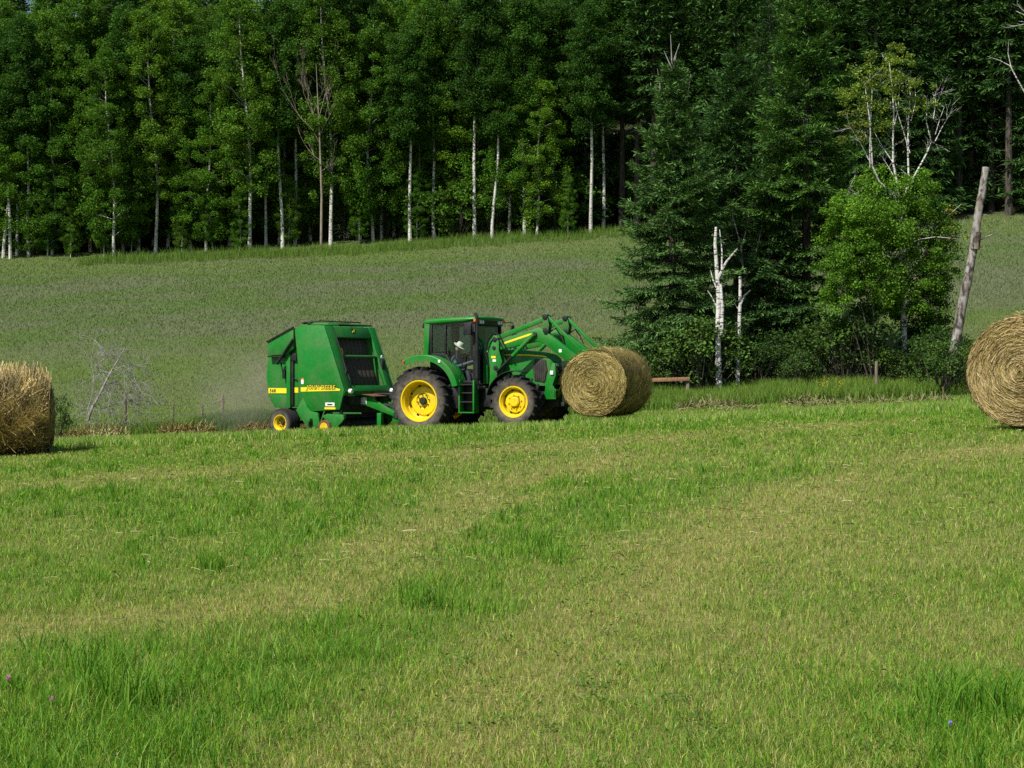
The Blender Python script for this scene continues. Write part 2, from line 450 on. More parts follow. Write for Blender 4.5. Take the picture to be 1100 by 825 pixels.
m = MB()
m.box(-.45, 1.3, -.27, .27, .35, 1.05).box(1.3, 3.3, -.24, .24, .42, 1.06).box(-.25, .25, -.6, .6, .5, .85)
m.lathe([(.15, -.72), (.15, .72)], c=(0, 0, .655), n=20)
m.box(-.9, -.4, -.06, .06, .2, .3)
m.bar((-.4, -.3, .75), (-1.0, -.36, .35), .07, .09).bar((-.4, .3, .75), (-1.0, .36, .35), .07, .09)
m.bar((-.4, -.3, 1.05), (-.75, -.33, 1.0), .06, .08)
m.box(3.2, 3.72, -.25, .25, .52, 1.0)
m.prism([(1.9, .85), (2.15, .9), (3.5, .9), (3.5, .72), (2.2, .7), (1.9, .6)], -.42, -.34)
m.prism([(1.9, .85), (2.15, .9), (3.5, .9), (3.5, .72), (2.2, .7), (1.9, .6)], .34, .42)
P(m, 'chassis', 'cast', .012)
m = MB(); m.lathe([(.12, -.75), (.12, -.3), (.18, -.22), (.18, .22), (.12, .3), (.12, .75)], c=(2.8, 0, .6), n=18)
m.bar((2.55, -.6, .64), (2.55, .6, .64), .06, .05).box(2.7, 2.9, -.78, -.62, .5, .82).box(2.7, 2.9, .62, .78, .5, .82)
P(m, 'front_axle', 'cast')
m = MB(); m.box(.95, 1.55, .32, .85, .45, 1.0); P(m, 'fuel_tank', 'black', .04)
m = MB(); m.box(.75, 1.08, -.86, -.4, .45, 1.02); P(m, 'battery_box', 'black', .04)
m = MB(); m.box(1.62, 1.9, -.62, -.35, .5, 1.0); P(m, 'valve_block', 'black', .03)
m = MB(); m.box(1.66, 2.3, -.3, .3, .9, 1.5); P(m, 'engine_block', 'black', .03)

# hood: rounded sections along x
def hood_section(x, hw, z0, z1, rc):
    pts = []
    for k in range(7):
        t = PI / 2 * k / 6; pts.append((hw - rc + rc * math.cos(t), z1 - rc * .8 + rc * .8 * math.sin(t)))
    half = [(hw, z0)] + pts
    full = [(-a, b) for a, b in half] + [(a, b) for a, b in reversed(half)]
    return [(x, y, z) for y, z in full]
secs = [(1.55, .37, 1.12, 2.06, .16), (2.1, .375, 1.12, 2.05, .16), (2.7, .378, 1.1, 2.02, .16), (3.2, .375, 1.08, 1.965, .16), (3.42, .36, 1.07, 1.91, .16), (3.55, .325, 1.08, 1.83, .17), (3.63, .27, 1.1, 1.70, .2), (3.655, .2, 1.16, 1.58, .18)]
m = MB(); S = [hood_section(*s) for s in secs]; n = len(S[0])
vs = [p for s in S for p in s]; fs = []
for i in range(len(S) - 1):
    fs += [(i * n + k, i * n + (k + 1) % n, (i + 1) * n + (k + 1) % n, (i + 1) * n + k) for k in range(n)]
fs += [tuple(range(n)), tuple((len(S) - 1) * n + k for k in range(n - 1, -1, -1))]
m.add(vs, fs)
hood = P(m, 'hood', 'green', 0, 40)
for s in (-1, 1):
    m = MB()
    y0, y1 = (s * .374, s * .392)
    m.prism([(3.08, 1.20), (3.02, 1.5), (3.08, 1.79), (3.40, 1.76), (3.44, 1.5), (3.36, 1.17)], min(y0, y1), max(y0, y1))
    for k in range(6):
        x = 3.10 + k * .056
        m.box(x, x + .014, min(s * .392, s * .402), max(s * .392, s * .402), 1.22, 1.74)
    P(m, 'grille', 'screen', .004, parent=hood)
    m = MB(); a, b = sorted((s * .3775, s * .3835))
    m.prism([(1.75, 1.885), (1.75, 1.915), (2.9, 1.905), (3.35, 1.865), (3.42, 1.83), (3.3, 1.845), (2.9, 1.865)], a, b)
    P(m, 'hood_stripe', 'decal_yellow', 0, parent=hood)
m = MB()
for k in range(5): m.box(3.655, 3.675, -.17, .17, 1.2 + k * .075, 1.235 + k * .075)
m.box(3.64, 3.66, -.19, .19, 1.17, 1.56)
P(m, 'nose_grille', 'screen', .004, parent=hood)
for s in (-1, 1):
    m = MB(); a, b = sorted((s * .1, s * .24)); m.box(3.6, 3.665, a, b, 1.585, 1.66)
    P(m, 'headlight', 'lens', .02, parent=hood)

# cab
m = MB()
x0, x1, w = .06, 1.5, .80
for s in (-1, 1):
    a, b = sorted((s * (w - .06), s * w))
    m.prism([(x1 - .03, 1.15), (x1 + .06, 1.15), (x1 + .01, 2.78), (x1 - .07, 2.78)], a, b)
    m.prism([(x0 + .52, 1.9), (x0 + .58, 1.9), (x0 + .575, 2.78), (x0 + .515, 2.78)], a, b)
    m.prism([(x0 + .08, 1.88), (x0 + .56, 1.83), (1.06, 1.13), (1.5, 1.13), (1.5, 1.2), (1.12, 1.2), (.66, 1.9), (.62, 1.93), (x0 + .08, 1.95)], a, b)
    m.prism([(x0 + .08, 1.9), (x0 + .15, 1.9), (x0 + .15, 2.78), (x0 + .08, 2.78)], a, b)
    m.box(x0 + .1, x1, a, b, 2.70, 2.78)
m.box(x1 - .02, x1 + .03, -.78, .78, 2.72, 2.8)
m.box(x0 + .02, x0 + .06, -.74, .74, 1.9, 1.98).box(x1 - .02, x1 + .04, -.78, .78, 1.86, 1.93)
P(m, 'cab_frame', 'black', .006)
for s in (-1, 1):
    a, b = sorted((s * (w - .1), s * (w + .015))); m = MB()
    m.prism([(-.06, 1.84), (.1, 1.84), (.13, 2.3), (.15, 2.8), (-.02, 2.82), (-.035, 2.4)], a, b)
    P(m, 'rear_pillar', 'green', .02)
# roof shell
rs = []
for (x, hw, z0, z1) in [(-.08, .74, 2.74, 2.82), (-.05, .80, 2.73, 2.88), (.06, .835, 2.73, 2.915), (.6, .845, 2.76, 2.945), (1.2, .845, 2.79, 2.965), (1.52, .84, 2.83, 2.97), (1.60, .80, 2.86, 2.955), (1.615, .76, 2.88, 2.93)]:
    r = min(.05, (z1 - z0) * .45)
    z0 -= .03; z1 -= .055; sec = [(-hw, z0 + r), (-hw, z1 - r), (-hw + r * .4, z1 - r * .4), (-hw + r * 1.3, z1), (-.3, z1 + .02), (.3, z1 + .02), (hw - r * 1.3, z1), (hw - r * .4, z1 - r * .4), (hw, z1 - r), (hw, z0 + r), (hw - r, z0), (-hw + r, z0)]
    rs.append([(x, y, z) for y, z in sec])
n = len(rs[0]); vs = [p for s in rs for p in s]; fs = [tuple(range(n)), tuple((len(rs) - 1) * n + k for k in range(n - 1, -1, -1))]
for i in range(len(rs) - 1): fs += [(i * n + k, i * n + (k + 1) % n, (i + 1) * n + (k + 1) % n, (i + 1) * n + k) for k in range(n)]
m = MB().add(vs, fs); roof = P(m, 'cab_roof', 'green', 0, 50)
m = MB(); m.prism([(1.44, 2.66), (1.56, 2.70), (1.585, 2.862), (1.44, 2.862)], -.79, .79); P(m, 'light_panel', 'black', .01)
for y in (-.60, -.46, .5, .64):
    m = MB(); m.lathe([(.001, -.012), (.05, -.012), (.058, .02)], c=(0, 0, 0), n=14)
    m.v = [(1.585 - v[1] * 0 + (.0 - v[1]), y + v[0], 2.775 + v[2]) for v in m.v]
    P(m, 'work_light', 'lens', 0, parent=roof)
for s in (-1, 1):
    a, b = sorted((s * .67, s * .845)); m = MB(); m.box(1.49, 1.605, a, b, 2.77, 2.85); P(m, 'amber_light', 'orange', .015, parent=roof)
for y in (-.66, .54):
    m = MB(); m.box(-.16, -.07, y, y + .12, 2.62, 2.76); P(m, 'rear_work_light', 'black', .02, parent=roof)
# glass
for s in (-1, 1):
    y = s * .775; a, b = y - .003, y + .003
    m = MB(); m.prism([(.2, 1.93), (.6, 1.93), (.6, 2.72), (.2, 2.72)], a, b); P(m, 'side_window', 'glass' if s < 0 else 'glass_dimmed', 0)
    m = MB(); m.prism([(.66, 1.9), (1.12, 1.19), (1.48, 1.19), (1.44, 2.72), (.66, 2.72)], a, b); P(m, 'door_glass', 'glass' if s < 0 else 'glass_dimmed', 0)
    m = MB(); m.box(.69, .73, *sorted((s * .80, s * .835)), 1.98, 2.02); m.bar((.72, s * .83, 1.85), (.72, s * .83, 2.1), .025, .03); P(m, 'door_handle', 'black', .004)
m = MB(); m.prism([(1.5, 1.2), (1.506, 1.2), (1.47, 2.72), (1.464, 2.72)], -.76, .76); P(m, 'windscreen', 'glass_dimmed', 0)
m = MB(); m.box(.075, .081, -.72, .72, 1.97, 2.74); P(m, 'rear_window', 'glass_dimmed', 0)
# interior
m = MB(); m.box(.1, 1.45, -.72, .72, 1.02, 1.12).box(.1, .5, -.72, -.45, 1.1, 1.85).box(.1, .5, .45, .72, 1.1, 1.85).box(.1, .2, -.5, .5, 1.1, 1.9)
m.prism([(1.2, 1.12), (1.42, 1.12), (1.42, 1.95), (1.28, 1.9)], -.3, .3)
P(m, 'cab_lining', 'interior', .02)
m = MB(); m.box(.22, .66, -.24, .24, 1.28, 1.42).prism([(.2, 1.4), (.34, 1.42), (.28, 2.0), (.16, 2.0)], -.23, .23).box(.3, .6, -.15, .15, 1.1, 1.3)
m.box(.3, .62, -.34, -.27, 1.56, 1.62).box(.3, .62, .27, .34, 1.56, 1.62)
P(m, 'driver_seat', 'seat', .03)
m = MB()
for k in range(24):
    t0, t1 = 2 * PI * k / 24, 2 * PI * (k + 1) / 24
    def sp(t): return Vector((1.08 - .09 * math.cos(t), .2 * math.sin(t), 1.83 + .17 * math.cos(t)))
    m.tube([sp(t0), sp(t1)], .014, 6, False)
m.tube([(1.08, 0, 1.83), (1.26, 0, 1.6)], .03, 8); m.bar((1.08, -.19, 1.83), (1.08, .19, 1.83), .02, .03)
P(m, 'steering_wheel', 'black', 0)
# mirrors, exhaust, hand rail
m = MB(); m.bar((1.46, -.82, 2.66), (1.40, -1.0, 2.66), .025, .025).prism([(1.28, 2.42), (1.50, 2.42), (1.52, 2.74), (1.30, 2.74)], -1.02, -.98)
P(m, 'door_mirror', 'black', .012)
m = MB(); m.tube([(1.55, .82, 2.78), (1.62, 1.1, 2.8), (1.66, 1.22, 2.79), (1.66, 1.22, 2.72)], .014, 6).box(1.63, 1.67, 1.13, 1.30, 2.47, 2.72)
P(m, 'door_mirror', 'black', .008)
m = MB(); m.tube([(1.60, -.84, 1.0), (1.60, -.84, 2.86), (1.58, -.84, 2.95), (1.53, -.84, 2.99)], .042, 14).tube([(1.60, -.84, 1.25), (1.60, -.84, 2.2)], .058, 14).tube([(1.62, -.86, 1.02), (1.72, -.5, .95), (1.75, -.3, 1.0)], .06, 10)
P(m, 'exhaust_pipe', 'black', 0)
m = MB(); m.tube([(1.1, -.86, 1.3), (1.14, -.88, 1.35), (1.2, -.88, 1.85)], .015, 6); P(m, 'grab_rail', 'black', 0)
# rear fenders
for s in (-1, 1):
    m = MB(); y_in, y_out = .62, 1.2
    prof = [(1.03, -y_out), (1.055, -y_out + .02), (1.055, -y_in), (1.03, -y_in), (1.03, -y_out + .03), (.90, -y_out + .02), (.90, -y_out - .005)]
    if s > 0: prof = [(r, -y) for r, y in prof]
    m.lathe(prof, c=(.16, 0, .84), n=26, a0=R(13), a1=R(120), closed=True)
    m.v = [(x - (.12 if x < .16 else 0) * min(1, (.16 - x) / .5), y, z) for x, y, z in m.v]
    fe = P(m, 'rear_fender', 'green', 0, 35)
    m = MB(); a, b = sorted((s * 1.14, s * 1.23)); m.box(-.46, -.40, a, b, 1.67, 1.74); P(m, 'tail_light', 'red', .012, parent=fe)
    m = MB(); a, b = sorted((s * 1.215, s * 1.225)); m.box(.63, .70, a, b, 1.68, 1.76); P(m, 'marker_light', 'white', .006, parent=fe)
# front fenders
for s in (-1, 1):
    prof = [(.80, -1.1 * 1), (.82, -1.1), (.825, -.74), (.805, -.74)]
    if s > 0: prof = [(r, -y) for r, y in prof]
    m = MB().lathe(prof, c=(2.8, 0, .655), n=18, a0=R(72), a1=R(168), closed=True)
    m.bar((2.55, -s * -.75, 1.42), (2.55, s * .4, 1.1), .04, .04)
    P(m, 'front_fender', 'black', 0)
# steps
m = MB()
for x in (1.12, 1.55): m.prism([(x, .36), (x + .045, .36), (x + .045, 1.22), (x, 1.22)], -1.0, -.72)
m.box(1.12, 1.595, -1.0, -.72, .34, .37)
st = P(m, 'step_frame', 'green', .004)
m = MB()
for z in (.62, .86, 1.08): m.box(1.165, 1.55, -1.0, -.74, z, z + .035)
m.box(1.165, 1.55, -.76, -.72, .4, 1.2)
P(m, 'step_tread', 'black', .004, parent=st)

# loader
for s in (-1, 1):
    yc = s * .64
    m = MB()
    m.prism([(1.9, 2.25), (2.02, 2.42), (2.16, 2.40), (2.22, 2.2), (2.21, 2.02), (2.31, 1.7), (2.16, 1.38), (2.1, .9), (1.9, .9), (1.96, 1.4), (1.90, 1.92)], yc - .13, yc - .10)
    m.prism([(1.9, 2.25), (2.02, 2.42), (2.16, 2.40), (2.22, 2.2), (2.21, 2.02), (2.31, 1.7), (2.16, 1.38), (2.1, .9), (1.9, .9), (1.96, 1.4), (1.90, 1.92)], yc + .10, yc + .13)
    m.box(1.93, 2.1, yc - .1, yc + .1, .95, 1.5)
    mast = P(m, 'loader_mast', 'green', .008)
    for (x, z, r) in ((2.09, 2.3, .06), (2.12, 1.55, .06), (2.07, 2.08, .05)): P(MB().lathe([(.001, -.155), (r, -.155), (r, .155), (.001, .155)], c=(x, yc, z), n=14), 'pivot_pin', 'black', .006, parent=mast)
    m = MB(); m.box(1.99, 2.12, yc - .134, yc - .1305, 1.8, 1.86); P(m, 'mast_decal', 'decal_yellow', 0, parent=mast)
    m = MB(); m.box(2.03, 2.13, yc - .134, yc - .1305, 1.71, 1.77); P(m, 'mast_label', 'white', 0, parent=mast)
    # boom
    m = MB()
    m.prism([(2.0, 1.98), (2.0, 2.22), (2.36, 2.33), (3.37, 2.61), (3.52, 2.52), (4.43, 1.87), (4.17, 1.70), (3.40, 2.24), (3.30, 2.24), (2.36, 2.05)], yc - .075, yc + .075)
    boom = P(m, 'loader_arm', 'green', .012)
    if s < 0:
        m = MB(); m.prism([(2.33, 2.17), (2.36, 2.23), (3.06, 2.44), (3.2, 2.455), (3.05, 2.38)], yc - .08, yc - .0765); P(m, 'arm_stripe', 'decal_yellow', 0, parent=boom)
        m = MB(); m.box(3.93, 4.01, yc - .08, yc - .0765, 1.95, 2.03); P(m, 'arm_label', 'white', 0, parent=boom)
    m = MB()
    for y in (yc - .1, yc + .08): m.prism([(3.50, 2.98), (3.60, 2.95), (3.66, 2.66), (3.62, 2.44), (3.5, 2.46), (3.47, 2.7)], y, y + .02)
    P(m, 'knee_plate', 'green_dusty', .006, parent=boom)
    for (x, z, r) in ((3.54, 2.88, .075), (3.55, 2.52, .07), (3.24, 2.42, .07)): P(MB().lathe([(.001, -.125), (r, -.125), (r, .125), (.001, .125)], c=(x, yc, z), n=12), 'arm_pivot', 'black', .006, parent=boom)
    m = MB(); m.bar((2.12, yc, 2.34), (3.54, yc, 2.85), .075, .12); P(m, 'levelling_link', 'green', .012)
    m = MB(); m.bar((3.55, yc, 2.90), (4.52, yc, 1.99), .07, .085); P(m, 'tilt_link', 'green', .012)
    m = MB(); m.tube([(3.24, yc - .12, 2.42), (2.62, yc - .12, 1.86)], .058, 14); cy = P(m, 'lift_cylinder', 'green', 0)
    m = MB(); m.tube([(2.62, yc - .12, 1.86), (2.15, yc - .12, 1.44)], .035, 10); P(m, 'piston_rod', 'black', 0, parent=cy)
    m = MB()
    m.tube([(1.95, yc - .1, 1.5), (1.82, yc - .14, 1.95), (1.9, yc - .16, 2.3), (2.05, yc - .16, 2.48), (2.24, yc - .14, 2.42), (2.34, yc - .12, 2.2), (2.42, yc - .11, 2.08)], .022, 7)
    P(m, 'hydraulic_hose', 'black', 0); m = MB()
    m.tube([(1.98, yc - .1, 1.45), (1.86, yc - .12, 1.85), (1.96, yc - .14, 2.2), (2.08, yc - .14, 2.36), (2.22, yc - .13, 2.28), (2.3, yc - .12, 2.1)], .018, 7)
    P(m, 'hydraulic_hose', 'black', 0); m = MB()
    m.tube([(3.62, yc + .1, 2.5), (3.75, yc + .12, 2.58), (3.9, yc + .1, 2.4), (4.0, yc + .09, 2.2)], .018, 7)
    P(m, 'hydraulic_hose', 'black', 0)
m = MB(); m.tube([(3.42, -.6, 2.38), (3.42, .6, 2.38)], .09, 14); m.bar((4.28, -.7, 1.74), (4.28, .7, 1.74), .1, .1)
P(m, 'cross_tube', 'green_dusty', 0)
m = MB()
for y in (-.6, 0, .52): m.box(3.98, 4.06, y, y + .08, .55, 1.72)
m.box(3.98, 4.07, -.68, .68, .55, .65).box(3.96, 4.05, -.68, .68, 1.2, 1.3)
for y in (-.3, .3): m.tube([(4.0, y, .75), (4.9, y, .77), (5.2, y, .78)], [.03, .028, .004], 8)
m.prism([(4.0, 1.72), (4.35, 1.78), (4.3, 1.66), (4.05, 1.55)], -.7, -.6).prism([(4.0, 1.72), (4.35, 1.78), (4.3, 1.66), (4.05, 1.55)], .6, .7)
P(m, 'tool_carrier', 'cast', .006)
# front guard with lamp
m = MB()
for s in (-1, 1):
    a, b = sorted((s * .40, s * .44)); m.prism([(3.38, .72), (3.42, 1.15), (3.62, 1.68), (3.70, 1.66), (3.72, 1.35), (3.62, 1.1), (3.72, .95), (3.72, .72)], a, b)
m.box(3.66, 3.72, -.44, .44, .76, .98)
gd = P(m, 'front_guard', 'green', .008)
for s in (-1, 1):
    a, b = sorted((s * .44, s * .475)); m = MB(); m.box(3.56, 3.66, a, b, 1.36, 1.47); P(m, 'side_lamp', 'lens', .012, parent=gd)

# ------------------------------------------------------------------ driver
def skin_body(name, joints, edges, radii, mat, parent=None, sub=2):
    me = bpy.data.meshes.new(name); me.from_pydata(joints, edges, []); me.materials.append(mat)
    o = bpy.data.objects.new(name, me); COL.objects.link(o)
    if parent: o.parent = parent
    sk = o.modifiers.new('Skin', 'SKIN'); sk.use_smooth_shade = True
    for i, r in enumerate(radii):
        d = me.skin_vertices[0].data[i]; d.radius = (r, r) if not isinstance(r, tuple) else r
    me.skin_vertices[0].data[0].use_root = True
    sb = o.modifiers.new('Sub', 'SUBSURF'); sb.levels = sub; sb.render_levels = sub
    return o
def mat_person():
    m, nt, out = new_mat('seated_clothes_and_skin')
    tc = nt.nodes.new('ShaderNodeTexCoord'); sx = nt.nodes.new('ShaderNodeSeparateXYZ'); nt.links.new(tc.outputs['Object'], sx.inputs[0])
    c = ramp(nt, sx.outputs['Z'], [(0., (.03, .032, .045)), (.07, (.03, .032, .045)), (.09, (.05, .075, .1)), (.605, (.05, .075, .1)), (.62, (.42, .24, .16)), (1., (.42, .24, .16))])
    p = principled(nt, None, .8); nt.links.new(c, p.inputs['Base Color']); nt.links.new(p.outputs[0], out.inputs[0])
    nt.nodes[-1]
    return m
# joints relative to the hips (a person about 1.75 m tall, seated, leaning forward to look down past the wheel)
J = [(0, 0, 0), (.05, -.05, .18), (.12, -.14, .36), (.17, -.20, .46), (.22, -.26, .54), (.245, -.29, .60), (.28, -.32, .69),
     (.12, -.32, .36), (.26, -.38, .16), (.60, -.19, .30), (.69, -.17, .32),
     (.12, .04, .42), (.30, .14, .22), (.60, .14, .30), (.69, .15, .32),
     (.06, -.11, 0), (.46, -.16, .06), (.56, -.16, -.34), (.70, -.16, -.38), (.06, .11, 0), (.46, .16, .06), (.56, .16, -.34), (.70, .16, -.38),
     (.33, -.335, .625), (.24, -.31, .72)]
E_ = [(0, 1), (1, 2), (2, 3), (3, 4), (4, 5), (5, 6), (2, 7), (7, 8), (8, 9), (9, 10), (2, 11), (11, 12), (12, 13), (13, 14), (0, 15), (15, 16), (16, 17), (17, 18), (0, 19), (19, 20), (20, 21), (21, 22), (5, 23), (6, 24)]
RR = [.15, .15, .16, .08, .055, .075, .10, .075, .055, .04, .035, .075, .055, .04, .035, .09, .07, .055, .045, .09, .07, .055, .045, .03, .09]
mp_ = mat_person()
driver = skin_body('person', J, E_, RR, mp_)
wc = tractor.matrix_basis if False else Matrix.Translation(tractor.location) @ Matrix.Rotation(-R(26), 4, 'Z')
driver.location = wc @ Vector((.56, -.12, 1.41 + TZ)); driver.rotation_euler = (0, 0, -R(26))
tag(driver, 'seated driver in a pale brimmed hat leaning towards the wheel inside the tractor cab', 'person')
m = MB()
def disc(rz): return [(rz[i][0], rz[i][1]) for i in range(len(rz))]
prof = [(.165, 0), (.17, .008), (.098, .02), (.094, .07), (.08, .112), (.05, .124), (.002, .122), (.002, .11), (.07, .1), (.085, .0)]
m.lathe([(r, -y) for r, y in prof], n=28)
# turn the lathe axis (y) up and tip it forward
tm = Matrix.Translation((.30, -.325, .725)) @ Matrix.Rotation(R(34), 4, 'Y') @ Matrix.Rotation(-PI / 2, 4, 'X')
m.v = [tuple(tm @ Vector(v)) for v in m.v]
m.build('brimmed_hat', M['hat'], driver, 0, 50)

# ------------------------------------------------------------------ baler
BZ = .2
baler = empty('round_baler', (-5.44, 45.33, -1.7 - BZ), -R(32))
tag(baler, 'green round hay baler with yellow side stripe, towed behind the tractor', 'baler')
BOFF = (0, 0, BZ)
def Q(m, name, mat, bevel=.008, smooth=35, parent=None): return m.build(name, M[mat], parent or baler, bevel, smooth, off=BOFF)
YN, YF = -1.22, 1.12
shield = [(0, 2.83), (.21, 2.95), (1.05, 2.92), (1.75, 1.14), (1.59, .6), (.58, .53), (.21, 1.01)]
m = MB(); m.prism(shield, YN, YN + .06)
sn = Q(m, 'side_shield', 'green_baler', .018)
m = MB(); m.prism(shield, YF - .06, YF); Q(m, 'side_shield', 'green_baler', .018)
# chamber walls (behind the shields) and tailgate
m = MB()
for a, b in ((-1.06, -1.01), (.93, .98)):
    m.prism([(.0, .62), (-.02, 2.7), (.25, 2.86), (.95, 2.84), (1.5, 1.2), (1.4, .7), (.6, .6)], a, b)
m.prism([(.2, 2.93), (1.0, 2.90), (1.0, 2.84), (.2, 2.86)], YN + .06, YF - .06)
m.prism([(.3, .6), (.3, .66), (1.4, .72), (1.4, .66)], -1.0, .93)
Q(m, 'chamber', 'green_dusty', .006)
tg = [(-.98, 2.46), (-.08, 2.86), (-.02, 2.7), (-.02, .66), (-.9, .62), (-1.12, .95), (-1.2, 1.5), (-1.12, 2.2)]
m = MB(); m.prism(tg, -1.04, .96)
tail = Q(m, 'tailgate', 'green_baler', .03)
m = MB()
m.prism([(-1.0, 2.46), (-.06, 2.86), (-.06, 2.3), (-.3, 2.12), (-1.0, 2.10)], YN + .02, -1.045)
Q(m, 'tailgate_cover', 'green_baler', .012, parent=tail); m = MB()
m.prism([(-1.0, 2.46), (-.06, 2.86), (-.06, 2.3), (-.3, 2.12), (-1.0, 2.10)], .965, YF - .02)
Q(m, 'tailgate_cover', 'green_baler', .012, parent=tail)
m = MB(); m.bar((-1.02, YN + .01, 2.48), (-.05, YN + .01, 2.89), .05, .045); Q(m, 'edge_seal', 'black', .004, parent=tail); m = MB(); m.bar((-1.02, YF - .01, 2.48), (-.05, YF - .01, 2.89), .05, .045); Q(m, 'edge_seal', 'black', .004, parent=tail); m = MB(); m.box(-1.0, -.5, YN + .01, -1.043, 2.05, 2.09)
Q(m, 'edge_seal', 'black', .004, parent=tail)
m = MB(); m.box(-.37, -.23, -1.14, -1.045, .62, 2.14); Q(m, 'tailgate_post', 'green_baler', .012, parent=tail); m = MB(); m.box(-.36, -.24, .965, 1.06, .62, 2.14); Q(m, 'tailgate_post', 'green_baler', .012, parent=tail)
m = MB(); m.box(-.225, -.15, -1.1, -1.043, .7, 2.0).box(-.22, -.02, -1.12, -1.043, 1.95, 2.16); m.bar((-.22, -1.07, 1.48), (-.02, -1.07, 1.40), .03, .03)
Q(m, 'gate_latch', 'black', .006, parent=tail)
m = MB(); m.tube([(-.03, -1.25, 2.54), (-.62, -1.25, 1.86)], .04, 12).tube([(-.55, -1.16, 1.9), (-.45, -1.16, 1.5)], .02, 8).box(-.50, -.40, -1.16, -1.05, 1.44, 1.7)
Q(m, 'hydraulic_cylinder', 'black', 0)
m = MB(); m.prism([(-.90, .98), (-.42, .98), (-.42, .62), (-.6, .60), (-.90, .64)], -1.055, -1.042); Q(m, 'tailgate_panel', 'green_dusty', .006, parent=tail)
# front frame (leaning back)
def fr(pts, a, b, m): m.prism(pts, a, b)
m = MB()
jam = [(1.05, 2.92), (1.75, 1.14), (1.60, 1.08), (.90, 2.88)]
m.prism(jam, YN + .06, -.80); m.prism(jam, .80, YF - .06)
m.prism([(1.052, 2.905), (1.175, 2.60), (1.05, 2.56), (.9, 2.89)], -.80, .80)
m.prism([(1.70, 1.26), (1.76, 1.10), (1.72, .98), (1.5, .98), (1.5, 1.2)], YN + .02, YF - .02)
frm = Q(m, 'front_frame', 'green_baler', .014)
m = MB(); sw = [(1.06, 2.6), (1.64, 1.2), (1.15, 1.1), (.45, 2.6)]
m.prism(sw, .765, .798); Q(m, 'inner_wall', 'green_dusty', .003, parent=frm); m = MB().prism(sw, -.798, -.765)
Q(m, 'inner_wall', 'green_dusty', .003, parent=frm)
m = MB(); m.tube([(1.33, -.78, 2.06), (1.33, .78, 2.06)], .045, 12); Q(m, 'crossbar', 'green_dusty', 0, parent=frm)
m = MB()
for k in range(8):
    y = -.74 + k * .187
    m.prism([(.95, 2.62), (1.06, 2.28), (1.06, 2.12), (1.2, 1.95), (1.36, 1.5), (1.42, 1.16), (1.35, 1.12), (1.0, 1.9), (.85, 2.62)], y, y + .165)
m.prism([(.85, 2.62), (1.1, 1.9), (1.3, 1.12), (.9, 1.12), (.6, 2.62)], -.76, .76)
Q(m, 'baling_belts', 'belt', .004)
m = MB()
rp = []
for k in range(17):
    t = PI * (.1 + .8 * k / 16); rp.append((1.27 + .02, -.80 + .10 * math.sin(t), 2.13 + .17 * math.cos(t)))
m.tube(rp, .022, 8); Q(m, 'twine_guard', 'yellow', 0)
for y in (-.98, .93):
    m = MB(); m.lathe([(.001, -.05), (.06, -.05), (.07, -.03), (.07, .04)], n=16)
    m.v = [(1.80 - v[1], y + v[0], 1.10 + v[2]) for v in m.v]
    Q(m, 'front_lamp', 'white', 0, parent=frm)
m = MB(); m.lathe([(.001, -.012), (.055, -.012), (.055, .012)], n=14); m.v = [(1.415 - v[1], .97 + v[0], 2.06 + v[2]) for v in m.v]; Q(m, 'reflector', 'white', 0, parent=frm)
m = MB(); m.bar((1.55, -.84, 1.55), (1.40, -.84, 1.95), .04, .03); Q(m, 'twine_arm', 'black', 0)
m = MB(); m.tube([(1.2, -.86, 2.6), (1.36, -.86, 2.2), (1.5, -.86, 1.8), (1.68, -.86, 1.4)], .02, 6); Q(m, 'hose_run', 'black', 0)
m = MB(); m.box(1.5, 1.6, -.93, -.84, 1.55, 1.68); Q(m, 'junction_box', 'black', .01)
m = MB(); m.box(1.42, 1.53, .82, .98, 1.55, 1.95); Q(m, 'twine_box', 'black', .01)
# roof rails
m = MB(); m.prism([(.22, 2.95), (.26, 3.02), (.95, 3.0), (1.0, 2.93)], -.95, .85); Q(m, 'roof_cover', 'green_baler', .02)
m = MB()
m.bar((.2, -1.1, 3.0), (.2, 1.0, 3.03), .05, .05).bar((.62, -.9, 3.06), (.62, .98, 3.06), .03, .03).bar((1.0, -.5, 2.96), (1.0, 1.02, 2.95), .03, .03)
m.bar((.2, -1.02, 3.02), (.62, -.9, 3.05), .03, .03).bar((.2, .98, 3.02), (1.0, .98, 2.97), .03, .03)
Q(m, 'roof_rail', 'black', .006)
# deer-like badge: small dark oval and yellow leaping outline
bx = lambda t, y, d: (1.05 + .123 * t + .09 * d, y, 2.905 - .305 * t + .036 * d)
bd = [(-.09, .0), (-.05, .035), (.0, .03), (.035, .05), (.05, .085), (.075, .10), (.065, .06), (.095, .04), (.06, .03), (.045, .0), (.085, -.045), (.035, -.01), (-.02, .0), (-.045, -.035), (-.095, -.05), (-.065, -.01)]
def badge(pts, d0, d1, s=1.):
    n = len(pts); m = MB()
    vs = [bx(.45 - b * s / .33, .03 + a * s, d) for d in (d0, d1) for a, b in pts]
    return m.add(vs, [tuple(range(n)), tuple(range(2 * n - 1, n - 1, -1))] + [(i, (i + 1) % n, n + (i + 1) % n, n + i) for i in range(n)])
Q(badge([(.12 * math.cos(2 * PI * k / 20), .02 + .085 * math.sin(2 * PI * k / 20)) for k in range(20)], .02, .05), 'badge_plate', 'cast', 0, parent=frm)
Q(badge(bd, .051, .075, .85), 'badge_emblem', 'decal_yellow', 0, parent=frm)
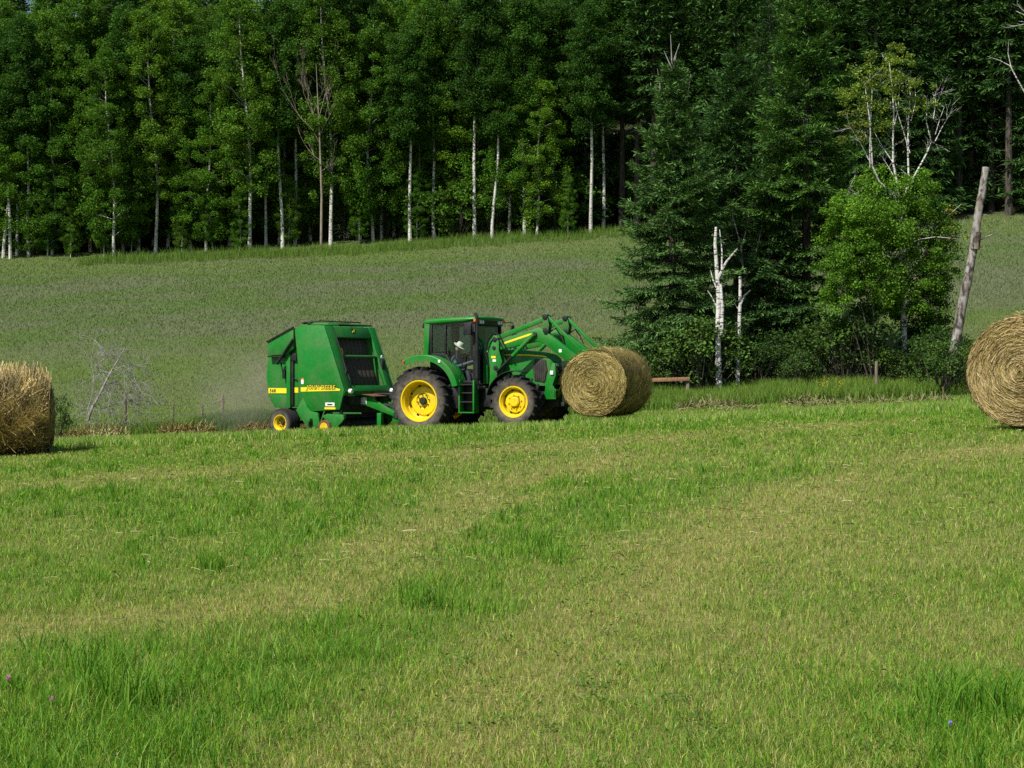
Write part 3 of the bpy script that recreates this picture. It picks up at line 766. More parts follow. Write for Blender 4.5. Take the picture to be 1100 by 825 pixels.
# decals
m = MB(); m.prism([(.225, 1.205), (.9, 1.225), (1.4, 1.20), (1.62, 1.165), (1.60, 1.12), (.225, 1.085)], YN - .004, YN - .0005); Q(m, 'side_stripe', 'decal_yellow', 0, parent=sn)
text_mesh('JOHN DEERE', .165, M['ink'], sn, (.44, YN - .006, 1.155 + BZ), offset=.012, space=1.08, shear=.1)
text_mesh('JOHN DEERE', .165, M['decal_yellow'], sn, (.44, YN - .0095, 1.155 + BZ), space=1.08, shear=.1)
m = MB(); m.box(-1.10, -.385, -1.0495, -1.0435, 1.03, 1.175).box(-.14, .0, -1.0495, -1.0435, 1.05, 1.195); Q(m, 'gate_stripe', 'decal_yellow', 0, parent=tail)
text_mesh('568', .135, M['ink'], tail, (-1.05, -1.052, 1.055 + BZ), offset=.004, space=1.15)
m = MB(); m.box(.24, .33, YN - .004, YN - .0005, 1.30, 1.42); Q(m, 'warning_label', 'white', 0, parent=sn)
m = MB(); m.box(.24, .33, YN - .004, YN - .0005, 1.425, 1.46); Q(m, 'warning_label', 'orange', 0, parent=sn)
m = MB(); m.box(1.10, 1.42, YN - .004, YN - .0005, .69, .79); Q(m, 'model_label', 'white', 0, parent=sn)
m = MB(); m.box(1.07, 1.45, YN - .004, YN - .0005, .605, .66); Q(m, 'model_label', 'decal_yellow', 0, parent=sn)
m = MB(); m.box(1.17, 1.35, YN - .007, YN - .0045, .715, .755); Q(m, 'label_print', 'ink', 0, parent=sn)
# running gear
for y, fl in ((-1.2, False), (1.08, True)):
    make_wheel(baler, 'ground_wheel', (-.42, y + (.06 if y < 0 else -.06), .2), .41, .48, .215, -.03, BOFF, fl, .1, 0, 0, 0, 'cast', .06)
m = MB()
for a, b in ((YN + .0, YN + .09), (YF - .09, YF)):
    m.prism([(.30, .92), (.04, .56), (.48, .05), (.62, .02), (.9, .16), (.82, .5), (.58, .54), (.45, .66)], a, b)
m.tube([(-.42, -1.1, .2), (-.42, 1.0, .2)], .05, 10).box(-.5, .6, -.9, -.8, .3, .62).box(-.5, .6, .72, .82, .3, .62)
ax = Q(m, 'axle_frame', 'green_baler', .012)
m = MB(); m.lathe([(.001, -.13), (.07, -.13), (.07, 0)], c=(.58, YN, .30), n=14); Q(m, 'grease_cap', 'green_dusty', .006, parent=ax)
m = MB(); m.lathe([(.001, -.015), (.075, -.015), (.075, 0)], c=(.56, YN, .16), n=14); Q(m, 'access_hole_shade', 'black', 0, parent=ax)  # proud black disc stands for the shade inside an opening
for y in (-1.3, 1.18):
    w = empty('gauge_wheel', (1.15, y, .1 + BZ), 0, baler)
    MB().lathe([(.13, -.06), (.2, -.06), (.215, -.03), (.215, .03), (.2, .06), (.13, .06)], n=30).build('tyre', M['rust'], w)
    MB().lathe([(.002, -.05), (.1, -.055), (.125, -.065), (.135, -.06), (.135, .05)], n=30).build('rim', M['yellow'], w)
m = MB()
for a, b in ((YN - .06, YN - .02), (YF - .06, YF - .02)):
    m.prism([(1.02, .42), (1.2, .48), (1.72, .47), (1.80, .36), (1.72, .26), (1.40, .0), (1.30, .0), (1.34, .22), (1.1, .34)], a, b)
m.box(1.2, 1.75, YN - .02, YN + .1, .36, .46)
Q(m, 'pickup_guard', 'green_baler', .015)
m = MB(); m.lathe([(.001, -1.1), (.2, -1.1), (.2, 1.0), (.001, 1.0)], c=(1.35, 0, .15), n=18)
rng = random.Random(3)
for i in range(22):
    y = -1.08 + i * .095
    for k in range(4):
        t = k * PI / 2 + (i % 2) * .4; m.bar((1.35 + .18 * math.cos(t), y, .15 + .18 * math.sin(t)), (1.35 + .33 * math.cos(t + .2), y, .15 + .33 * math.sin(t + .2)), .01, .01)
m.box(.4, 1.35, -1.0, .92, .2, .62).box(1.25, 1.62, -1.15, 1.05, .5, .96)
Q(m, 'pickup_reel', 'black', 0)
m = MB(); m.bar((1.35, -1.2, .5), (2.1, -.9, .5), .03, .04).bar((1.1, YN - .04, .55), (.95, YN - .04, .2), .03, .03); Q(m, 'pickup_link', 'green_dusty', .004)
# drawbar
m = MB()
dp = [(1.52, 1.04), (2.1, .96), (2.13, .84), (2.68, .58), (3.3, .36), (3.3, .24), (2.72, .42), (1.85, .68), (1.52, .7)]
m.prism(dp, -.30, -.22).prism(dp, .18, .26).box(2.65, 3.3, -.22, .18, .25, .36).prism([(3.25, .26), (3.55, .24), (3.55, .18), (3.25, .18)], -.09, .05)
tn = Q(m, 'drawbar', 'green', .01)
m = MB(); m.prism([(1.53, 1.05), (2.2, .965), (2.2, .955), (1.53, 1.04)], -.45, .6); Q(m, 'drawbar_deck', 'rust', 0, parent=tn)
m = MB(); m.box(1.62, 1.82, -.304, -.3005, .73, .92); Q(m, 'drawbar_label', 'white', 0, parent=tn)
m = MB(); m.box(2.28, 2.42, -.44, -.31, -.02, .5).box(2.24, 2.46, -.47, -.28, -.06, -.02); Q(m, 'parking_jack', 'green_baler', .01)
m = MB(); m.tube([(1.6, 0, .75), (3.4, -.05, .62), (4.2, -.1, .62)], .07, 12); m.tube([(1.7, .12, 1.02), (2.4, .14, 1.02), (3.0, .1, .75), (3.7, .05, .8)], .025, 7); m.tube([(1.7, .2, 1.02), (2.5, .22, .95), (3.2, .16, .7), (3.7, .1, .8)], .025, 7)
Q(m, 'drive_shaft', 'black', 0)
m = MB(); m.box(1.56, 1.9, .05, .5, .75, 1.0).box(1.6, 1.75, -.85, -.5, .72, .95); Q(m, 'gearbox', 'cast', .02)

# ------------------------------------------------------------------ round bales
HAYC = np.array([(.40, .30, .13), (.35, .265, .10), (.29, .23, .08), (.23, .19, .06), (.18, .12, .05), (.48, .38, .20)])
HAYG = np.array([(.40, .31, .105), (.33, .26, .08), (.26, .22, .06), (.20, .16, .045), (.17, .115, .04), (.50, .40, .18)])
def make_bale(Rr, L, seed, nface, nside, pal, wid=.014, sag=.04, shaggy=.05, rnd=.07, wild=.45, mott=.5):
    rs = np.random.RandomState(seed)
    V = []; Fq = []; C = []
    nv = 0
    # body: closed drum with a wavy skin
    na, nl, nr = 96, 14, 12
    def skin(a, y): return Rr * (1 + .018 * np.sin(a * 3 + seed) + .02 * (fbm(a * 3 + 7 + seed, y * 3 + 3, 3) - .5)) - .02
    ang = np.linspace(0, 2 * PI, na, endpoint=False)
    rows = []
    prof = [(k / nr, -L / 2 + .01 - .05 * (1 - k / nr) ** 2 + .05 * (k / nr) ** 8) for k in range(1, nr + 1)]
    prof += [(1.0, -L / 2 + L * (k + .5) / nl) for k in range(nl)] + [(k / nr, L / 2 - .01 + .03 * (1 - k / nr) ** 2 - .05 * (k / nr) ** 8) for k in range(nr, 0, -1)]
    for f, y in prof:
        r = f * skin(ang, np.full(na, y)) * (1 - rnd * abs(2 * y / L) ** 3.4); rows.append(np.c_[r * np.cos(ang), np.full(na, y) + .03 * (fbm(ang * 0 + f * 14, ang * 1.2 + seed, 2) - .5), r * np.sin(ang)])
    B = np.concatenate(rows); k = len(prof)
    i0 = np.arange(na); i1 = (i0 + 1) % na
    q = [np.c_[j * na + i0, j * na + i1, (j + 1) * na + i1, (j + 1) * na + i0] for j in range(k - 1)]
    Fq.append(np.concatenate(q)); V.append(B); C.append(np.tile(pal[4] * .8, (len(B), 1)))
    nv = len(B)
    K = 5
    def ribbons(center, wdir, cols):
        # center (n,K,3), wdir (n,K,3)
        nonlocal nv
        n = center.shape[0]
        a = center - wdir; b = center + wdir
        vv = np.stack([a, b], 2).reshape(n, K * 2, 3)
        base = nv + np.arange(n)[:, None] * (2 * K)
        f = np.concatenate([base[:, :, None] * 0 + (base + np.array([2 * j]))[:, :, None] + np.array([0, 1, 3, 2])[None, None, :] for j in range(K - 1)], 1)
        V.append(vv.reshape(-1, 3)); Fq.append(f.reshape(-1, 4)); C.append(np.repeat(cols, 2 * K, 0)); nv += n * 2 * K
    def pick(n, r=None):
        c = pal[rs.choice(len(pal), n, p=[.24, .22, .2, .14, .1, .1])]
        return c * (.75 + .45 * rs.rand(n, 1))
    t = np.linspace(0, 1, K)[None, :]
    for side, cnt in ((-1, nface), (1, nface // 4)):
        n = cnt
        r = Rr * (1 - rnd) * np.sqrt(rs.rand(n)) * 1.01; a = rs.rand(n) * 2 * PI
        ln = (.1 + .34 * rs.rand(n)); da = ln / np.maximum(r, .10)
        da = np.minimum(da, 2.2)
        aa = a[:, None] + da[:, None] * t; rr = r[:, None] + (rs.randn(n)[:, None] * .075) * (t - .5) + .012 * np.sin(aa * 2 + seed)
        rr = np.minimum(rr, Rr * (1 - rnd) * 1.04)
        band = .035 * (fbm(rr * 11 + seed, aa * 1.1 + 30, 3) - .5) + .03 * (vnoise(rr * 26 + aa * .35, aa * .6 + seed + 20) - .5)
        y = -(L / 2) + .06 * (1 - (rr / Rr)) * 0 - .05 * (1 - rr / Rr) ** 2 + .05 * (rr / Rr) ** 8 - .012 - .03 * rs.rand(n)[:, None] + band * .5 + rs.randn(n)[:, None] * .018 * (t - .3)
        c = np.stack([rr * np.cos(aa), y if side < 0 else -y, rr * np.sin(aa)], 2)
        w = wid * (.5 + .8 * rs.rand(n))[:, None, None] * .5
        tilt = rs.randn(n)[:, None] * .8; aa = aa + 0
        wd = np.stack([np.cos(aa) * np.cos(tilt), np.sin(tilt) * np.ones_like(aa), np.sin(aa) * np.cos(tilt)], 2) * w
        ringc = .72 + .56 * fbm(r * 9 + seed, a * .8 + 3, 3)
        ribbons(c, wd, pick(n) * ringc[:, None])
    n = nside
    a = rs.rand(n) * 2 * PI; y = (rs.rand(n) - .5) * L
    ln = .12 + .4 * rs.rand(n); th = rs.randn(n) * wild
    s = (t - .5) * ln[:, None]
    aa = a[:, None] + s * np.cos(th)[:, None] / Rr; yy = np.clip(y[:, None] + s * np.sin(th)[:, None], -L / 2, L / 2)
    lift = (rs.rand(n)[:, None] ** 3 * shaggy * 3) * np.abs(t - .3 * rs.rand(n)[:, None]) ** 1.5
    rr = skin(aa, yy) * (1 - rnd * np.abs(2 * yy / L) ** 3.4) + .022 + .02 * rs.rand(n)[:, None] + lift + .03 * (fbm(aa * 6, yy * 6 + seed, 2) - .5)
    c = np.stack([rr * np.cos(aa), yy, rr * np.sin(aa)], 2)
    w = wid * (.5 + .8 * rs.rand(n))[:, None, None] * .5
    wd = np.stack([-np.sin(th)[:, None] * -np.sin(aa), np.cos(th)[:, None] * np.ones_like(aa), -np.sin(th)[:, None] * np.cos(aa)], 2) * w
    pat = np.clip(.5 + .95 * fbm(a * 4 + seed, y * 4.5 + 9, 3) + mott * 2.6 * (fbm(a * 3 + 40 + seed, y * 3.2, 3) - .5), .18, 1.5)
    ribbons(c, wd, pick(n) * pat[:, None])
    V = np.concatenate(V); V[:, 2] *= (1 - sag); V[:, 0] *= (1 + sag * .6)
    V[:, 2] = np.where(V[:, 2] < -Rr * .9, -Rr * .9 + (V[:, 2] + Rr * .9) * .5, V[:, 2])
    F = np.concatenate(Fq)
    return np_mesh('hay_bale', V, F, np.full(len(F), 4), np.concatenate(C), M['hay'], True)
def place_bale(me, x, y, z, rz, label, group='round hay bales in the mown field'):
    o = link_mesh('hay_bale', me); o.location = (x, y, z); o.rotation_euler = (0, 0, rz)
    return tag(o, label, 'hay bale', group)
bp = wc @ Vector((5.0, 0, 0))
place_bale(make_bale(.91, 1.84, 11, 14000, 9000, HAYG, .013), bp.x, bp.y, -.36, -R(26), 'round hay bale held by the loader at the front of the tractor')
place_bale(make_bale(.92, 1.5, 23, 17000, 6500, HAYC, .0105), 7.80 + .68 * .75, 24.2 + .73 * .75, -.025, -R(43), 'big tan hay bale showing its spiral end beside the leaning dead trunk')
place_bale(make_bale(.93, 1.62, 31, 3000, 17000, HAYC, .014, .08, .17, .30, .8, .95), -10.75, 34.0, -1.02, -R(76), 'shaggy golden hay bale lying side-on near the fallen dead branch')
# ------------------------------------------------------------------ ground sheet
def lin(a, b, s): return np.arange(a, b, s)
xs = np.concatenate([lin(-300, -60, 10), lin(-60, -24, 1.5), lin(-24, 24, .4), lin(24, 60, 1.5), lin(60, 301, 10)])
ys = np.concatenate([lin(-80, 0, 5), lin(0, 56, .4), lin(56, 130, 1.2), lin(130, 300, 5), lin(300, 620, 20)])
GX, GY = np.meshgrid(xs, ys); GZ = gz(GX, GY)
nx, ny = len(xs), len(ys)
idx = np.arange(nx * ny).reshape(ny, nx)
GF = np.stack([idx[:-1, :-1], idx[:-1, 1:], idx[1:, 1:], idx[1:, :-1]], -1).reshape(-1, 4)
fx, fy = GX.ravel(), GY.ravel()
lu = lushness(fx, fy)[:, None]
c_field = (1 - lu) * np.array([.21, .205, .075]) + lu * np.array([.09, .15, .028])
def meadow_col(x, y):
    n1 = fbm(x * .12 + 3, y * .28 + 8, 4); n2 = fbm(x * .5 + 30, y * .9, 3)
    g = np.array([.075, .115, .036]); gr = np.array([.108, .116, .080]); lush = np.array([.075, .125, .03]); yel = np.array([.12, .15, .04])
    k = np.clip((n1 - .34) * 2.2 + (n2 - .5) * 2.2, 0, .68)[:, None]; c = g * (1 - k) + gr * k
    # bands across the slope: greener low down and below the trees, greyer seed heads between
    y_ = y + 5 * (fbm(x * .07 + 9, y * .05, 2) - .5)
    band = np.exp(-((y_ - 68) / 7) ** 2) * .55 + np.exp(-((y_ - 55) / 7) ** 2) * .9 + np.exp(-((y_ - 111) / 8) ** 2) * .75
    b = np.clip(band + (n2 - .5) * .8, 0, 1)[:, None]
    c = c * (1 - b) + (lush * .6 + yel * .4) * b
    return c
cm = meadow_col(fx, fy) * 1.1
k = np.clip((fy - 50.5 - 1.2 * np.sin(fx * .4)) / 3, 0, 1)[:, None]
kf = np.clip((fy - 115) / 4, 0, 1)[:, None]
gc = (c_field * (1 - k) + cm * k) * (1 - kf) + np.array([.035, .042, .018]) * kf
m_, nt, out = new_mat('turf_and_soil')
a = nt.nodes.new('ShaderNodeAttribute'); a.attribute_name = 'Col'
f = ramp(nt, noise(nt, 9., 6., None, 'Object', .7), [(.3, (.55, .55, .5)), (.7, (1.2, 1.15, 1.))])
p = principled(nt, None, .95, 0, .1); nt.links.new(mixcol(nt, 1., a.outputs['Color'], f, 'MULTIPLY'), p.inputs['Base Color'])
nt.links.new(bump(nt, noise(nt, 22., 4.), .8, .05), p.inputs['Normal']); nt.links.new(p.outputs[0], out.inputs[0])
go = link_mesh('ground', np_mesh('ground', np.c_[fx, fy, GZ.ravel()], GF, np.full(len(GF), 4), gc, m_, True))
tag(go, 'mown hay field rising into a grassy hillside', 'ground', kind='structure')

# ------------------------------------------------------------------ grass
rs = np.random.RandomState(5)
def blades(x, y, h, w, lean, cb, ct, z=None, curl=.35):
    n = len(x); z = gz(x, y) - .01 if z is None else z
    a = rs.rand(n) * 2 * PI; la = rs.rand(n) * 2 * PI
    dx, dy = np.cos(a) * w / 2, np.sin(a) * w / 2
    lx, ly = np.cos(la) * lean * h, np.sin(la) * lean * h
    P0 = np.c_[x - dx, y - dy, z]; P1 = np.c_[x + dx, y + dy, z]
    zm = z + h * .58
    P2 = np.c_[x + dx * .75 + lx * curl, y + dy * .75 + ly * curl, zm]; P3 = np.c_[x - dx * .75 + lx * curl, y - dy * .75 + ly * curl, zm]
    P4 = np.c_[x + lx, y + ly, z + h * np.sqrt(np.clip(1 - lean ** 2 * .5, .1, 1))]
    V = np.stack([P0, P1, P2, P3, P4], 1).reshape(-1, 3)
    b = np.arange(n)[:, None] * 5
    L = np.c_[b, b + 1, b + 2, b + 3, b + 3, b + 2, b + 4].ravel()
    T = np.tile([4, 3], n)
    C = np.stack([cb, cb, (cb + ct) / 2, (cb + ct) / 2, ct], 1).reshape(-1, 3)
    return V, L, T, C
class Acc:
    def __init__(s): s.V = []; s.L = []; s.T = []; s.C = []; s.n = 0
    def add(s, r):
        V, L, T, C = r; s.V.append(V); s.L.append(L + s.n); s.T.append(T); s.C.append(C); s.n += len(V)
    def mesh(s, name, mat): return np_mesh(name, np.concatenate(s.V), np.concatenate(s.L), np.concatenate(s.T), np.concatenate(s.C), mat)

def edge_y(x):  # where the mown field ends and the rough grass begins
    return np.interp(x, [-30, -13, -6, 0, 4, 8, 14, 20, 30], [46.5, 46, 47.5, 48.5, 49.2, 50, 52, 53, 53]) + .35 * np.sin(x * 1.3) + .25 * np.sin(x * 3.1 + 1)

def scatter(y0, y1, n, mx, pw):
    """n points between depths y0..y1 over the wedge the view can see, thinning with distance"""
    u = rs.rand(int(n * 1.0))
    if abs(pw - 1) < 1e-6: y = y0 * (y1 / y0) ** u
    else: e = 1 - pw; y = (y0 ** e + (y1 ** e - y0 ** e) * u) ** (1 / e)
    hw = .345 * y + mx
    x = (rs.rand(len(y)) * 2 - 1) * hw
    return x, y
A = Acc()
PALG = np.array([(.068, .225, .013), (.122, .30, .019), (.21, .365, .034), (.335, .42, .08)])
PALS = np.array([(.40, .41, .155), (.34, .38, .11), (.48, .46, .22), (.27, .22, .10)])
def field_blades(x, y, hs, ws, tall=1.):
    keep = y < edge_y(x); x, y = x[keep], y[keep]
    l = lushness(x, y); n = len(x)
    dens = .35 + .65 * vnoise(x * 5, y * 5)
    k = rs.rand(n) < dens; x, y, l = x[k], y[k], l[k]; n = len(x)
    s = rs.rand(n) > np.clip(l * .70 + .38, 0, .96)
    g = PALG[np.minimum((rs.rand(n) ** (.6 + l) * 4).astype(int), 3)] * (.55 + .85 * rs.rand(n, 1))
    st = PALS[rs.choice(4, n, p=[.33, .30, .17, .20])] * (.6 + .65 * rs.rand(n, 1))
    c = np.where(s[:, None], st, g)
    d = y
    tuft = np.clip((vnoise(x * 1.9 + 9, y * 1.5) - .62) * 3.2, 0, 1) * l
    h = (.026 + .040 * rs.rand(n) + .034 * l * rs.rand(n) + .10 * tuft * rs.rand(n)) * hs * tall
    h = np.where(s, h * .9, h)
    w = (.0023 + .0026 * rs.rand(n)) * ws * np.maximum(1, d / 9.) ** .9
    lean = .15 + .95 * rs.rand(n) ** 1.25
    A.add(blades(x, y, h, w, lean, c * np.array([1.05, .95, .95]), c * np.array([1.1, 1.05, .9])))
x, y = scatter(5., 16, 520000, 1.0, 1.15); field_blades(x, y, 1., 1.)
x, y = scatter(16, 54, 480000, 1.6, .75); field_blades(x, y, 1.15, 1.0)
# the same turf carried on to either side
for y0, y1, n, m0, wd, pw in ((3.5, 16, 150000, 1.0, 4.5, 1.0), (16, 54, 90000, 1.6, 7., .6)):
    _, y = scatter(y0, y1, n, 0, pw); sd = np.where(rs.rand(n) < .5, -1, 1); x = sd * (.345 * y + m0 + wd * rs.rand(n) ** 1.2); field_blades(x, y, 1.1, 1.25)
# taller left-over blades and stems
x, y = scatter(5., 30, 5000, 1.2, 1.1); k = lushness(x, y) > rs.rand(len(x)) * 1.1; x, y = x[k], y[k]; n = len(x)
A.add(blades(x, y, .09 + .13 * rs.rand(n), (.004 + .003 * rs.rand(n)) * np.maximum(1, y / 10), .1 + .5 * rs.rand(n), PALG[rs.randint(0, 3, n)] * .9, PALG[rs.randint(1, 4, n)]))
# tussocks of uncut grass: leaves leave a common base
def tussocks(cx, cy, hh, per, spread):
    n = len(cx) * per; i = np.repeat(np.arange(len(cx)), per)
    x = cx[i] + rs.randn(n) * spread; y = cy[i] + rs.randn(n) * spread; kk = y < edge_y(x) - .1
    x, y, i = x[kk], y[kk], i[kk]; n = len(x)
    A.add(blades(x, y, hh[i] * (.5 + .6 * rs.rand(n)), (.005 + .003 * rs.rand(n)) * np.maximum(1, y / 9) ** .8, .1 + .6 * rs.rand(n), PALG[rs.randint(0, 3, n)] * .8, PALG[rs.randint(0, 3, n)]))
cx, cy = scatter(5.6, 44, 900, .6, 1.0); k = (lushness(cx, cy) > .55); tussocks(cx[k], cy[k], .09 + .12 * rs.rand(k.sum()), 34, .07)
for (X, Y, h) in ((-2.05, 7.6, .3), (-1.75, 7.45, .34), (-2.3, 8.3, .26), (-2.7, 7.2, .3), (1.95, 6.7, .26), (2.15, 7.1, .24), (-.55, 10.2, .24), (-2.4, 12.5, .22)):
    tussocks(np.full(3, X) + rs.randn(3) * .12, np.full(3, Y) + rs.randn(3) * .12, np.full(3, h), 40, .05)
# longer fringe along the brow of the field in front of the machines
n = 60000; x = rs.rand(n) * 30 - 15; y = 35.5 + rs.rand(n) * 7.5; k = vnoise(x * .8, y * .8) > .3; x, y = x[k], y[k]; n = len(x)
c = np.where((rs.rand(n) < .25)[:, None], PALS[rs.randint(0, 3, n)], PALG[rs.randint(0, 4, n)])
A.add(blades(x, y, .10 + .16 * rs.rand(n), .011 + .012 * rs.rand(n), .1 + .6 * rs.rand(n), c, c * 1.05))
# broad-leaved weeds and clover rosettes among the grass
cx, cy = scatter(5.4, 26, 420, .6, 1.0); nr = 22; i = np.repeat(np.arange(len(cx)), nr); n = len(i)
sz = (.04 + .05 * rs.rand(len(cx)))[i]; x = cx[i] + rs.randn(n) * sz * .8; y = cy[i] + rs.randn(n) * sz * .8; z = gz(x, y) + .02 + .03 * rs.rand(n)
ls = .006 + .009 * rs.rand(n); a1 = rs.rand(n) * 6.28; tl = rs.randn(n) * .4; d1 = np.c_[np.cos(a1), np.sin(a1), .5 * tl]; d2 = np.c_[-np.sin(a1), np.cos(a1), .5 * rs.randn(n)]; p0 = np.c_[x, y, z]
V = np.stack([p0 - d1 * ls[:, None], p0 - d2 * ls[:, None] * .6, p0 + d1 * ls[:, None], p0 + d2 * ls[:, None] * .6], 1).reshape(-1, 3)
A.add((V, np.arange(4 * n).reshape(-1), np.full(n, 4), np.repeat(np.array([.06, .16, .016]) * (.6 + .9 * rs.rand(n, 1)), 4, 0)))
go = link_mesh('field_grass', A.mesh('field_grass', M['grass'])); tag(go, 'short mown grass and stubble covering the hay field', 'grass', kind='stuff')

# cut straw lying flat
def strands(x, y, z, ln, w, cols, flat=.12):
    n = len(x); a = rs.rand(n) * 2 * PI; cu = rs.randn(n) * .15
    t = np.linspace(-.5, .5, 4)
    aa = a[:, None] + cu[:, None] * t[None]
    px = x[:, None] + np.cos(aa) * t * ln[:, None]; py = y[:, None] + np.sin(aa) * t * ln[:, None]
    pz = z[:, None] + rs.randn(n)[:, None] * flat * t * ln[:, None] * 3 + flat * .12 * (1 - 4 * t ** 2)[None]
    nx_, ny_ = -np.sin(a)[:, None] * w[:, None] / 2, np.cos(a)[:, None] * w[:, None] / 2
    ti = rs.rand(n)[:, None] * w[:, None] * .7
    V = np.stack([np.stack([px - nx_, py - ny_, pz - ti], -1), np.stack([px + nx_, py + ny_, pz + ti], -1)], 2).reshape(-1, 3)
    b = np.arange(n)[:, None] * 8
    L = np.concatenate([b + np.array([2 * j, 2 * j + 1, 2 * j + 3, 2 * j + 2]) for j in range(3)], 1).ravel()
    return V, L, np.full(3 * n, 4), np.repeat(cols, 8, 0)
A = Acc()
x, y = scatter(12., 44, 6000, 1.2, .4); l = lushness(x, y); k = (rs.rand(len(x)) > l * .8) & (y < edge_y(x)); x, y = x[k], y[k]; n = len(x)
A.add(strands(x, y, gz(x, y) + .015 + .05 * rs.rand(n), .04 + .09 * rs.rand(n), (.0022 + .002 * rs.rand(n)) * np.maximum(1, y / 9), PALS[rs.choice(4, n, p=[.3, .35, .05, .3])] * (.4 + .35 * rs.rand(n, 1)), .04))
lo = link_mesh('straw_litter', A.mesh('straw_litter', M['hay'])); tag(lo, 'cut straw lying over the mown stubble', 'straw', kind='stuff')
# raked hay windrows at the far edge of the field
A = Acc()
def windrow(x0, x1, n, dy, half, hgt, thr, pal=PALS * np.array([.45, .35, .30])):
    x = x0 + (x1 - x0) * rs.rand(n); s = rs.randn(n) * half; y = edge_y(x) + dy + s
    k = vnoise(x * .9 + 50 + dy * 7, y * .2) > thr; x, y, s = x[k], y[k], s[k]; n = len(x)
    z = gz(x, y) + .03 + hgt * rs.rand(n) * np.exp(-(s / half) ** 2) * (.4 + .9 * vnoise(x * 2.2, y))
    A.add(strands(x, y, z, .14 + .25 * rs.rand(n), .011 + .010 * rs.rand(n), pal[rs.choice(4, n, p=[.28, .27, .15, .3])] * (.6 + .45 * rs.rand(n, 1)), .3))
windrow(-13, -5.5, 7500, -.35, .32, .2, .34, PALS * np.array([.60, .49, .38])); windrow(4.5, 18, 4500, -.3, .28, .07, .5, PALS * .62); windrow(5, 14, 1500, -4., .3, .05, .5, PALS * .6); windrow(-2, 6, 2000, -.4, .3, .06, .5)
x = -11.6 + rs.randn(900) * .3; y = 45.3 + rs.randn(900) * .3; A.add(strands(x, y, gz(x, y) + .12 * np.abs(rs.randn(900)) * np.exp(-((x + 11.6) / .35) ** 2), .1 + .16 * rs.rand(900), .014 + .01 * rs.rand(900), PALS[rs.choice(4, 900, p=[.2, .2, .1, .5])] * .8, .5))
wo = link_mesh('hay_windrow', A.mesh('hay_windrow', M['hay'])); tag(wo, 'brown raked hay left in thin rows along the far field edge', 'hay row', kind='stuff')

# meadow on the slope
A = Acc()
def meadow(n, y0, y1, hs, ws):
    x, y = scatter(y0, y1, n, 6., .3); k = (y > edge_y(x) + .1) & (y < 116.5); x, y = x[k], y[k]; n = len(x)
    c = meadow_col(x, y) * (1.03 + .45 * rs.rand(n, 1)) * np.array([1.06, 1.15, 1.])
    gr = (rs.rand(n) < np.clip((fbm(x * .12 + 3, y * .28 + 8, 4) - .38) * 2.2, .02, .5))
    tip = np.where(gr[:, None], np.array([.20, .18, .155]) * (.8 + .4 * rs.rand(n, 1)), c * 1.15)
    st = rs.rand(n) < .10; tip = np.where(st[:, None], np.array([.30, .27, .14]), tip)
    h = (.055 + .10 * rs.rand(n)) * hs; w = (.012 + .016 * rs.rand(n)) * ws * (y / 55) ** .8
    A.add(blades(x, y, h, w, .2 + .8 * rs.rand(n), c, tip))
meadow(230000, 46, 75, 1., .8); meadow(230000, 75, 117, 1.15, 1.)
# rank bright grass on the headland
def rank(x0, x1, d0, d1, n, h0, h1, cols, thr=.0):
    x = x0 + (x1 - x0) * rs.rand(n); y = edge_y(x) + d0 + (d1 - d0) * rs.rand(n)
    k = vnoise(x * .7 + 2, y * .7) > thr; x, y = x[k], y[k]; n = len(x)
    c = cols[rs.randint(0, len(cols), n)] * (.75 + .5 * rs.rand(n, 1))
    A.add(blades(x, y, (h0 + (h1 - h0) * rs.rand(n)) * (.6 + .6 * vnoise(x * 1.1, y * 1.1 + 4)), .014 + .014 * rs.rand(n), .08 + .4 * rs.rand(n), c, c * 1.1))
BR = np.array([(.10, .20, .022), (.13, .22, .03), (.085, .17, .02), (.16, .21, .04)])
rank(3, 19, .4, 8.5, 52000, .25, .58, BR); rank(-16, 3, .3, 6, 30000, .18, .42, BR * .85, .3); rank(-9.8, -7.6, 1., 4, 7000, .35, .7, np.array([(.05, .13, .02), (.07, .15, .025)]))
rank(-30, 22, 62, 66.5, 16000, .4, .8, BR * np.array([.8, .85, .8]))
go = link_mesh('meadow_grass', A.mesh('meadow_grass', M['meadow'])); tag(go, 'long grey green meadow grass on the slope below the forest', 'grass', kind='stuff')

# ------------------------------------------------------------------ trees
def leaf_quads(cen, size, nrm_up, rng, asp=.62):
    """diamond leaves: centre, long axis random, normal biased upward"""
    n = len(cen)
    nr = rng.randn(n, 3); nr[:, 2] = np.abs(nr[:, 2]) + nrm_up; nr /= np.linalg.norm(nr, axis=1, keepdims=True)
    t = rng.randn(n, 3); t -= nr * (t * nr).sum(1, keepdims=True); t /= np.linalg.norm(t, axis=1, keepdims=True) + 1e-9
    b = np.cross(nr, t); s = size[:, None] if np.ndim(size) else size
    return np.stack([cen - t * s * .5, cen - b * s * asp * .5, cen + t * s * .5, cen + b * s * asp * .5], 1).reshape(-1, 3)
def quads_mesh(name, V, C4, mat):
    n = len(V) // 4
    return np_mesh(name, V, np.arange(4 * n), np.full(n, 4), np.repeat(C4, 4, 0), mat)
def clump_points(rng, c, r, n):
    d = rng.randn(n, 3); d /= np.linalg.norm(d, axis=1, keepdims=True)
    return np.asarray(c) + d * (rng.rand(n, 1) ** .5) * np.asarray(r)

